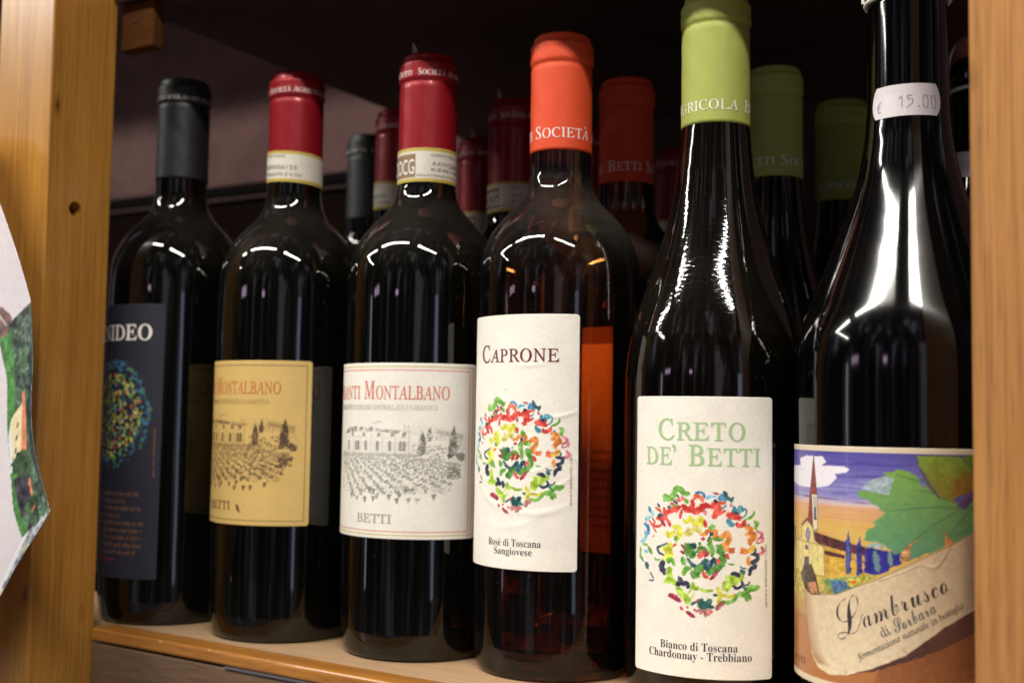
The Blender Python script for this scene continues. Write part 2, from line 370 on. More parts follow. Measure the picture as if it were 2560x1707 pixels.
def wrap_pt(R, s, z, off): a = s/R; return ((R+off)*math.sin(a), -(R+off)*math.cos(a), z)
def sheet(name, cv, parent, R, mat, off=.14, wr=None, corner=1.5, skew=0.0, right=None, place=None):
    """the canvas as a sheet of paper wrapped round a cylinder of radius R"""
    S, Z = np.meshgrid(cv.s, cv.z); H, W = S.shape
    if corner:   # rounded corners
        dz = np.minimum(Z-cv.z0, cv.z1-Z); ins = np.where(dz < corner, corner-np.sqrt(np.maximum(0, corner**2-(corner-dz)**2)), 0)
        m = (cv.s0+cv.s1)/2; hw = (cv.s1-cv.s0)/2; S = m+(S-m)*np.where(np.abs(S-m) > hw-3, (hw-ins)/hw, 1.0)
    D = off+(wr(S, Z) if wr else 0)
    def pts(S, Z, D):
        if place: return place(S, Z, D)
        A = S/R; return np.stack([(R+D)*np.sin(A), -(R+D)*np.cos(A), Z+skew*S], -1)
    P = pts(S, Z, D).reshape(-1, 3)
    idx = np.arange(H*W).reshape(H, W)
    F = np.stack([idx[:-1, :-1], idx[:-1, 1:], idx[1:, 1:], idx[1:, :-1]], -1).reshape(-1, 4)
    loop = np.concatenate([idx[0, :], idx[1:, -1], idx[-1, -2::-1], idx[-2:0:-1, 0]])
    Q = pts(S, Z, D*0-.02 if not place else D-.25).reshape(-1, 3)[loop]; base = H*W; n = len(loop)
    sk = np.stack([loop, base+np.arange(n), base+(np.arange(n)+1) % n, np.roll(loop, -1)], -1)
    V = np.vstack([P, Q])*MM; F = np.vstack([F, sk])
    me = bpy.data.meshes.new(name); me.vertices.add(len(V)); me.vertices.foreach_set('co', V.ravel())
    me.loops.add(F.size); me.loops.foreach_set('vertex_index', F.ravel().astype(np.int32))
    me.polygons.add(len(F)); me.polygons.foreach_set('loop_start', np.arange(0, F.size, 4, dtype=np.int32))
    me.update(calc_edges=True); me.validate()
    c = np.clip(cv.a.reshape(-1, 3), 0, 1); c = np.where(c <= .04045, c/12.92, ((c+.055)/1.055)**2.4)
    c = np.vstack([c, c[loop]]); at = me.color_attributes.new('Ink', 'FLOAT_COLOR', 'POINT')
    at.data.foreach_set('color', np.hstack([c, np.ones((len(c), 1))]).astype(np.float32).ravel())
    return link(name, me, mat, parent)

# ------------------------------------------------------------------ lettering
GC = {}
def fmesh(body, offset=0.0):
    cu_ = bpy.data.curves.new('glyph', 'FONT'); cu_.body = body; cu_.size = 1; cu_.resolution_u = 3; cu_.offset = offset
    o = bpy.data.objects.new('glyph', cu_); COL.objects.link(o)
    me = bpy.data.meshes.new_from_object(o)
    v = np.array([x.co[:2] for x in me.vertices]) if len(me.vertices) else np.zeros((0, 2))
    f = [tuple(p.vertices) for p in me.polygons]
    bpy.data.objects.remove(o); bpy.data.curves.remove(cu_); bpy.data.meshes.remove(me); return v, f
def cmap(ch, style):
    A, a = {'bold': (0x1D400, 0x1D41A), 'roman': (0x1D434, 0x1D44E), 'italic': (0x1D434, 0x1D44E), 'script': (0x1D4D0, 0x1D4EA)}.get(style, (None, None))
    if A is None: return ch
    if 'A' <= ch <= 'Z': return chr(A+ord(ch)-65)
    if 'a' <= ch <= 'z': return '\u210e' if (style in ('roman', 'italic') and ch == 'h') else chr(a+ord(ch)-97)
    if style == 'bold' and ch.isdigit(): return chr(0x1D7CE+int(ch))
    return ch
ACC = {'é': ('e', 1), 'À': ('A', -1), 'Á': ('A', 1), 'à': ('a', -1)}
def glyph(ch, style, wt):
    k = (ch, style, wt)
    if k in GC: return GC[k]
    acc = 0; base = ch
    if ch in ACC: base, acc = ACC[ch]
    g = cmap(base, style); v, f = fmesh(g, wt); v2, _ = fmesh(g+g, wt)
    if len(v) == 0: GC[k] = (v, f, .3); return GC[k]
    adv = v2[:, 0].max()-v[:, 0].max()
    if style == 'roman': v = v.copy(); v[:, 0] -= v[:, 1]*.27
    if acc:
        x = (v[:, 0].min()+v[:, 0].max())/2; y = v[:, 1].max()+.07; n = len(v)
        q = np.array([(x-.03*acc-.03, y), (x-.03*acc+.03, y), (x+.12*acc+.05, y+.15), (x+.12*acc-.05, y+.15)])
        v = np.vstack([v, q]); f = list(f)+[(n, n+1, n+2, n+3)]
    GC[k] = (v, f, adv); return GC[k]
def lettering(parent, R, text, style, s0, z0, s1, z1, h, mat, off=.2, sc=0.0, wt=0.0, track=0.0, wr=None, name='lettering', step=None, place=None, skew=0.0):
    """text from (s0,z0) to (s1,z1) in mm on a cylinder, h = height of capitals; sc = small-capital scale"""
    V = []; F = []; x = 0
    cap = glyph('E', style, wt)[0][:, 1].max()
    for ch in text:
        if ch == ' ': x += .30+track; continue
        k = 1.0; c = ch
        if sc and (ch.islower()): c = ch.upper(); k = sc
        v, f, adv = glyph(c, style, wt)
        n = len(V); V += [(x+p[0]*k, p[1]*k) for p in v]; F += [tuple(i+n for i in q) for q in f]; x += adv*k+track
    A = np.array(V); A[:, 0] -= A[:, 0].min(); wd = A[:, 0].max()
    bm = bmesh.new(); vs = []
    L_ = math.hypot(s1-s0, z1-z0)
    for p in A: vs.append(bm.verts.new((p[0]/wd*L_, p[1]/cap*h, 0)))
    for q in F:
        try: bm.faces.new([vs[i] for i in q])
        except ValueError: pass
    st = step or (2.5 if R > 25 else .9); k = st
    while k < L_:
        bmesh.ops.bisect_plane(bm, geom=bm.verts[:]+bm.edges[:]+bm.faces[:], dist=1e-6, plane_co=(k, 0, 0), plane_no=(1, 0, 0)); k += st
    ca, sa = (s1-s0)/L_, (z1-z0)/L_
    for v in bm.verts:
        s = s0+v.co.x*ca-v.co.y*sa; z = z0+v.co.x*sa+v.co.y*ca
        if place: v.co = Vector(place(s, z, off))*MM
        else:
            o_ = off+(float(wr(np.array(s), np.array(z))) if wr else 0); v.co = Vector(wrap_pt(R, s, z+skew*s, o_))*MM
    me = bpy.data.meshes.new(name); bm.to_mesh(me); bm.free()
    return link(name, me, mat, parent, smooth=False)
# ------------------------------------------------------------------ shelving, wall
unit = empty('wooden_shelf', (-282, 412, 0), 'lacquered pine shelf unit with worn edge strip, holding the row of wine bottles', 'shelf')
def U(o):   # parts are built in world millimetres; parent keeps them there
    o.parent = unit; o.matrix_parent_inverse = Matrix.Translation((.282, -.412, 0)); return o
def post_mesh(name, x0, x1, y0, y1, mat, hole=None):
    o = box(name, x0, x1, y0, y1, -230, 760, mat, None, 1.2, 3)
    if hole:
        y, z, r, dirx = hole
        bm = bmesh.new(); bmesh.ops.create_cone(bm, cap_ends=True, segments=32, radius1=r*MM, radius2=r*MM, depth=20*MM, matrix=Matrix.Translation((dirx*MM, y*MM, z*MM)) @ Matrix.Rotation(math.pi/2, 4, 'Y'))
        me = bpy.data.meshes.new('cut'); bm.to_mesh(me); bm.free(); c = bpy.data.objects.new('cut', me); COL.objects.link(c)
        md = o.modifiers.new('b', 'BOOLEAN'); md.object = c; md.operation = 'DIFFERENCE'; md.solver = 'EXACT'
        dg = bpy.context.evaluated_depsgraph_get(); new = bpy.data.meshes.new_from_object(o.evaluated_get(dg)); o.modifiers.clear(); o.data = new
        bpy.data.objects.remove(c)
    return o
lp = U(post_mesh('post', -546.3, -502, 377, 417, M['post'], (394.4, 217.3, 3.9, -502)))
lp['label'] = 'left orange pine post with a small peg hole in its side'
hp = bpy.data.meshes.new('peg_hole'); bm = bmesh.new()
bmesh.ops.create_cone(bm, cap_ends=True, segments=24, radius1=3.75*MM, radius2=3.75*MM, depth=.5*MM, matrix=Matrix.Translation((-511.2*MM, 394.4*MM, 217.3*MM)) @ Matrix.Rotation(math.pi/2, 4, 'Y')); bm.to_mesh(hp); bm.free()
o = link('peg_hole', hp, M['hole'], None, False); U(o)
o = U(post_mesh('post', -60.6, -14, 377, 417, M['post_right'])); o['label'] = 'right post of paler pink-orange pine'
# shelf board: laminate panel, solid edge strip in front, apron below
def slab(name, pts_top, z0, z1, mat, bev=1.0, seg=3):
    bm = bmesh.new(); a = [bm.verts.new((x*MM, y*MM, z1*MM)) for x, y in pts_top]; b = [bm.verts.new((x*MM, y*MM, z0*MM)) for x, y in pts_top]
    bm.faces.new(a); bm.faces.new(b[::-1]); n = len(a)
    for i in range(n): bm.faces.new((a[i], b[i], b[(i+1) % n], a[(i+1) % n]))
    bmesh.ops.recalc_face_normals(bm, faces=bm.faces[:])
    if bev: bmesh.ops.bevel(bm, geom=bm.edges[:], offset=bev*MM, segments=seg, affect='EDGES', profile=.5)
    me = bpy.data.meshes.new(name); bm.to_mesh(me); bm.free(); return link(name, me, mat, None, False)
fy = lambda x: 414.2-.055*(x+502)
U(slab('shelf_panel', [(-600, 429), (-501, 429), (-62, fy(-62)+14.8), (-12, 418), (-12, 771), (-600, 771)], -18, -.15, M['panel'], 0))
st = slab('edge_strip', [(-501.6, fy(-501.6)), (-62.8, fy(-62.8)), (-62.8, fy(-62.8)+14.6), (-501.6, fy(-501.6)+14.6)], -6.6, 0, M['strip'], 1.6, 4); U(st)
st['label'] = 'rounded orange edge strip with chipped lacquer'
U(slab('metal_trim', [(-400, fy(-400)-.15), (-62.8, fy(-62.8)-.15), (-62.8, fy(-62.8)+4), (-400, fy(-400)+4)], -7.6, -6.7, M['metal_trim'], 0))
ap = slab('apron', [(-501.6, fy(-501.6)+.8), (-62.8, fy(-62.8)+.8), (-62.8, fy(-62.8)+14), (-501.6, fy(-501.6)+14)], -90, -7.7, M['apron'], .8, 2); U(ap)
ap['label'] = 'worn grey-brown apron board'
# chips in the edge strip lacquer
for x, wd in ((-446, 4.5), (-411, 2.2), (-405, 1.4), (-372, 1.2), (-338, 2.0)):
    bm = bmesh.new(); bmesh.ops.create_icosphere(bm, subdivisions=2, radius=MM)
    for v in bm.verts: v.co = Vector((v.co.x*wd*(1+.3*math.sin(9*v.co.z/MM)), v.co.y*.9, v.co.z*.9))
    me = bpy.data.meshes.new('chip'); bm.to_mesh(me); bm.free(); c = link('chip', me, M['panel'], None); c.location = (x*MM, (fy(x)+1.05)*MM, -1.05*MM); U(c)
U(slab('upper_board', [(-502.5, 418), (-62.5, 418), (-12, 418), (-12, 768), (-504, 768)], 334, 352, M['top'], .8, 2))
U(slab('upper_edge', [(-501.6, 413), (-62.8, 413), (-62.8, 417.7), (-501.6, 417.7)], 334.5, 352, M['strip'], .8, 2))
U(slab('unseen_shade_board', [(-1500, 418), (-12, 418), (-12, 771.5), (-1500, 771.5)], 694, 712, M['top'], .8, 2))  # unseen board one shelf up, added to shade the upper back wall
ct = U(slab('support_cleat', [(-501.8, 419), (-477, 419), (-476.5, 427), (-501.8, 427)], 307, 333.6, M['cleat'], 1.5, 3))
for x, z in ((-490, 322.5),):  # dark bead standing in for the shade inside a screw hole
    bm = bmesh.new(); bmesh.ops.create_uvsphere(bm, u_segments=16, v_segments=8, radius=1.3*MM); me = bpy.data.meshes.new('screw_hole'); bm.to_mesh(me); bm.free()
    s = link('screw_hole', me, M['hole'], None); s.location = (x*MM, 418.9*MM, z*MM); s.scale = (1, .5, 1); U(s)

m, nt, b = nm('pinkish_marbled_wall')
v = coords(nt, (1, 1, 1), (0, .6, 0)); n = node(nt, 'ShaderNodeTexNoise', i_Scale=7.0, i_Detail=8.0, i_Roughness=.6, i_Distortion=1.2); L(nt, v, n.inputs['Vector'])
L(nt, ramp(nt, n.outputs[0], [(.3, (.042, .021, .019)), (.5, (.085, .043, .041)), (.62, (.055, .028, .024)), (.8, (.11, .060, .058))]), b.inputs['Base Color']); b.inputs['Roughness'].default_value = .8; b.inputs['Specular IOR Level'].default_value = .15
M['wall'] = m
o = box('wall', -2600, 700, 772.5, 800, -400, 1300, M['wall'], None, 0); o['kind'] = 'structure'
M['ledge'] = mat_plain('dark_brown_board', (.0035, .0014, .001), .9, spec=.03)
M['ledge_top'] = mat_plain('black_rail', (.0015, .0015, .0015), .9, spec=.05)
lg = empty('low_cabinet', (-900, 784, -200), 'dark brown board with a black rail along its top, low behind the black-capped bottle', 'cabinet')
def P(o, r): o.parent = r; o.matrix_parent_inverse = Matrix.Translation(-Vector(r.location)); return o
P(box('board', -1500, -578, 768.5, 772, -200, 308.6, M['ledge'], None, .5), lg)
P(box('rail', -1500, -578, 761, 772, 309.8, 320.4, M['ledge_top'], None, 2), lg)
P(box('trim', -1500, -578, 767, 772, 308.2, 309.7, M['tear'], None, .3), lg)

# ------------------------------------------------------------------ leaflet at the left
OUT = [(-12, -520), (10, -500), (24.7, -487.5), (40, -476), (55, -461.5), (67, -452), (80, -458.5), (93.2, -465.9), (109.1, -471), (135.1, -472.2), (163.6, -476.1), (166.6, -476.6), (190, -487.5), (213.1, -501), (240, -520), (262, -537)]
oz0 = np.array([p[0] for p in OUT], float); ox0 = np.array([p[1] for p in OUT], float)
def smooth_seg(z0, z1):
    z = np.linspace(z0, z1, 60); x = np.interp(z, oz0, ox0)
    for _ in range(40): x[1:-1] = (x[:-2]+2*x[1:-1]+x[2:])/4
    return z, x
sg = [smooth_seg(a, b2) for a, b2 in ((-12, 67), (67, 165), (165, 262))]   # true corners stay sharp
oz = np.concatenate([q[0]+i*1e-4 for i, q in enumerate(sg)]); ox = np.concatenate([q[1] for q in sg])
lf = empty('leaflet', (-500, 350, 20), 'folded white leaflet with a photo of a yellow villa, in front of the left post', 'leaflet')
cv = Canvas(-585, -449, -12, 262, .5, 'd9d1d6')
for k in range(40): cv.stroke([(-585, 250-k*7), (-449, 235-k*7)], 3, 'cfc6cc', .15, 0, .5)
strip = '-476 163.6 -488.6 155 -497 146 -494 138 -489.7 127.7 -487 102.6 -478.5 65.5 -471 53.6 -452 67 -440 80 -440 160 -470 170'
cv.poly(strip, '46584a', 1, .3, .5)
for k in range(260):
    z = random.uniform(60, 153); x = random.uniform(float(np.interp(z, [60, 80, 103, 128, 155], [-470, -480, -484, -486, -485])), -453)
    cv.stroke([(x, z), (x+random.uniform(-2, 2), z+random.uniform(1, 5))], random.uniform(.8, 2.4), random.choice(['2f4a33', '5d7d55', '3b4a3c', '6f8b66', '28352c', '4f6a4b']), .6, .3, .6)
cv.poly('-497 146 -494 138 -489.7 127.7 -487 102.6 -478.5 65.5 -471 53.6 -467 57 -474 69 -481 100 -484 128 -488 150', '4f8446', 1, .3, .2)
cv.poly('-476 166 -470 166 -466 100 -448 68 -453 68 -468.5 93 -473.5 110 -474.5 135', '2c3434', .9, .5, .3)
cv.poly('-485 108 -481.5 112 -477.5 116 -474.5 90 -478 84 -482.5 92', 'e4d6a8', 1, .05, .04)
cv.poly('-485 108 -482 92 -480.5 84 -482.5 82 -486 100', 'dcdde2', 1)
for zz in (98, 104, 92): cv.poly([(-480.5, zz), (-479.2, zz+.5), (-479.0, zz+3), (-480.2, zz+2.5)], '54555c', 1)
cv.poly('-478.2 121 -476.6 122 -471.5 95 -472.5 88 -475.5 92', 'd98a63', 1, .1, .1)
cv.poly('-472 84 -469.5 88 -462.5 68 -465 66', 'd98060', 1, .1, .1)
cv.stroke([(-479, 86), (-474, 90), (-470, 84)], 8, '33482f', 1, .2, .5, .15)
cv.poly('-480 80 -470 84 -464 68 -472 62', '3c3b40', 1, .4, .4)
cv.stroke([(-468, 66), (-462, 74)], 4, '3b5a35', 1, .2, .6, .15)
cv.poly('-512 178 -498 163 -488 157 -492 148 -500 146 -520 160', '7b5f58', 1, .5, .2)
cv.stroke([(-506, 165), (-492, 153)], 1.2, 'd6d1d6', .8)
cv.poly('-471 53.6 -452 67 -440 60 -482 0 -520 -12 -516 0 -486 26', '9b9fa8', 1, .3, .25)
cv.poly('-471 53.6 -466 57 -500 8 -506 4', 'e0dde2', 1)
for k in range(70):
    t = random.random(); x = -455-40*t+random.uniform(-4, 2); z = 62-52*t+random.uniform(-4, 4)
    cv.stroke([(x, z), (x+random.uniform(1, 5), z+random.uniform(1, 5))], random.uniform(.6, 1.8), random.choice(['6f7680', 'c9ccd6', '8d92a8', '5b5f66', 'b9b48f', '77707f']), .7, .3, .5)
cv.poly('-530 30 -520 60 -528 90 -540 60', 'c98577', .5, .5, .2)
def leafplace(S, Z, D):
    xb = np.interp(Z, oz, ox); X = np.minimum(S, xb-(0 if np.isscalar(S) else 0))
    Y = 350+24*np.clip((-503-X)/60, 0, 1)**1.5-1.6*np.sin((Z-20)/28.)*np.clip((X+500)/30, 0, 1)-D
    return np.stack([X, Y, Z], -1)
P(sheet('sheet', cv, None, 1, M['print_gloss'], off=.2, corner=0, place=leafplace), lf)

# ------------------------------------------------------------------ bottle parts
def capsule(root, H, zb, mat, rb=14.5, zt=0):
    p = [(zb, rb-.35), (zb, rb), (zb+6, rb-.05), (H-40, rb-.15), (H-16.2, rb-.15), (H-15.2, rb-.55), (H-14.6, rb-.6), (H-13.9, rb-.2), (H-13.2, rb+.28), (H-12, rb+.35),
         (H-8.5, rb+.22), (H-5.5, rb+.28), (H-4.7, rb+.1), (H-4.3, rb-.65), (H-3.8, rb-.9), (H-2, rb-1.1), (H-1, rb-1.3), (H-.35, rb-1.9), (H, rb-3), (H-.1, rb-4.5), (H-.6, rb-6), (H-.7, 0)]
    ph = random.uniform(0, 6)
    dents = [(random.uniform(0, 6.28), random.uniform(zb+3, H-3), random.uniform(.06, .2), random.uniform(1.2, 4), random.uniform(-.14, .1)) for _ in range(22)]
    seam = random.uniform(-.6, -.2)
    def wob(a, z):
        d = .13*math.exp(-((((a-seam+math.pi) % (2*math.pi))-math.pi)/.035)**2)
        for da, dz, wa, wz, am in dents:
            q = ((a-da+math.pi) % (2*math.pi))-math.pi
            if abs(q) < 3*wa: d += am*math.exp(-(q/wa)**2-((z-dz)/wz)**2)
        return d+.05*math.sin(3*a+ph+z*.05)+.04*math.sin(7*a+z*.4)+(.05*math.sin(17*a+z*1.3) if z > H-16 else 0)
    q = []
    for (z0, r0), (z1, r1) in zip(p, p[1:]):
        n = max(1, int(abs(z1-z0)/1.5)) if r1 else 1
        q += [(z0+(z1-z0)*k/n, r0+(r1-r0)*k/n) for k in range(n)]
    return lathe('capsule', q+[p[-1]], mat, root, 160, wob)
def bordeaux_profile(R, o):
    top = [(12, R-.55), (30, R-.25), (90, R-.05), (150+o, R), (170+o, R), (178+o, R-.2), (184+o, R-.8), (189.7+o, R-2), (195.3+o, R-4.1), (201.1+o, R-7.4), (207.7+o, R-13.0),
           (213.6+o, R-19.2), (219+o, 15.9), (225+o, 14.5), (232+o, 14.2), (245+o, 14.0), (262+o, 13.8)]
    top = [(z, r) for z, r in top]
    body = smoothprof(top, 1.6, 1.0)
    return heel(R-.4)+[(z, r) for z, r in body if z > 8]+[(270+o, 13.6), (270+o, 0)]
BURG = [(12, 37.7), (60, 38.1), (110, 38.24), (125, 38.1), (132, 37.9), (139, 37.3), (147, 36.2), (156, 33.9), (164, 31.3), (172, 28.5), (180, 25.7), (188, 23.2), (196, 21.0), (206, 18.7), (218, 16.7), (230, 15.4), (240, 14.6), (258, 14.3), (275, 14.1)]
def burgundy_profile(): return heel(37.9)+smoothprof(BURG, 2.2, 1.0)+[(277, 13.5), (277, 0)]
LAMB = [(12, 42.4), (60, 42.9), (120, 43.1), (132, 43.1), (140, 42.7), (146, 41.75), (152, 39.95), (158, 37.51), (164, 35.09), (173, 31.52), (186, 26.55), (194, 23.62), (200, 21.55), (206, 19.75), (210, 18.7), (223, 16.4), (237, 15.3), (250, 15.15), (273, 15.0), (276, 14.9)]
def lamb_profile():
    return heel(42.7, 6, 4)+smoothprof(LAMB, 2.2, 1.0)+[(277.2, 14.4), (278.4, 14.2), (279.2, 14.9), (281, 16.0), (285, 16.3), (289, 16.1), (291.5, 15.2), (292.4, 13.6), (292.4, 0)]

def captext(root, items, R, z, h, mat, sc=0, wt=0, skew=0):
    for t, a0, a1 in items:
        lettering(root, R, t, 'roman', math.radians(a0)*R, z, math.radians(a1)*R, z, h, mat, off=.17, sc=sc, wt=wt, name='lettering')

def torn_tab(root, az, z, r, size, up_):
    a = math.radians(az); bm = bmesh.new(); n = 7; vs = []
    for k in range(n):
        t = k/(n-1); wd = size*.55*(1-t)**.7+.15
        c = Vector((r*math.sin(a), -r*math.cos(a), z+up_*t)) + Vector((math.cos(a), math.sin(a), 0))*(-1.2*t*t*size*.4)
        d = Vector((math.cos(a), math.sin(a), 0))*wd
        vs.append((bm.verts.new((c-d)*MM), bm.verts.new((c+d)*MM)))
    for p, q in zip(vs, vs[1:]): bm.faces.new((p[0], p[1], q[1], q[0]))
    bmesh.ops.solidify(bm, geom=bm.faces[:], thickness=.25*MM)
    me = bpy.data.meshes.new('torn_tab'); bm.to_mesh(me); bm.free(); return link('torn_tab', me, M['tear'], root)

def neck_band(root, R, z0, z1, docg, texts, skew):
    w_ = 2*math.pi*R*.985
    cv = Canvas(-w_/2, w_/2, z0, z1, .22, 'd8d2c4')
    for y0, y1 in ((z0, z0+1.7), (z1-1.5, z1)): cv.poly([(-w_, y0), (w_, y0), (w_, y1), (-w_, y1)], 'b9a33c')
    rad = lambda d: math.radians(d)*R
    if docg:
        cv.poly([(rad(-68), z0+2.2), (rad(12.3), z0+2.2), (rad(12.3), z1-2.9), (rad(-68), z1-2.9)], '8c6f52')
        for k in range(5): cv.stroke([(rad(12.5), z0+2.4+k*.35), (rad(110), z0+2.4+k*.35)], .16, 'c4bba8', .5, 0, .9)
    for k in range(30):
        y = z0+2+random.random()*(z1-z0-5); x = random.uniform(-w_/2, w_/2); cv.stroke([(x, y), (x+4, y)], .25, 'c9c1b0', .5, 0, .9)
    o = sheet('neck_band', cv, root, R, M['print'], off=.12, corner=0, skew=skew)
    if docg: lettering(o, R, 'DOCG', 'sans', rad(-50), z0+4, rad(10), z0+4, 7.2, M['i_white'], .30, skew=skew)
    for t, a0, a1, z, h, mt in texts: lettering(o, R, t, 'sans', rad(a0), z, rad(a1), z, h, M[mt], .28, skew=skew)
    return o

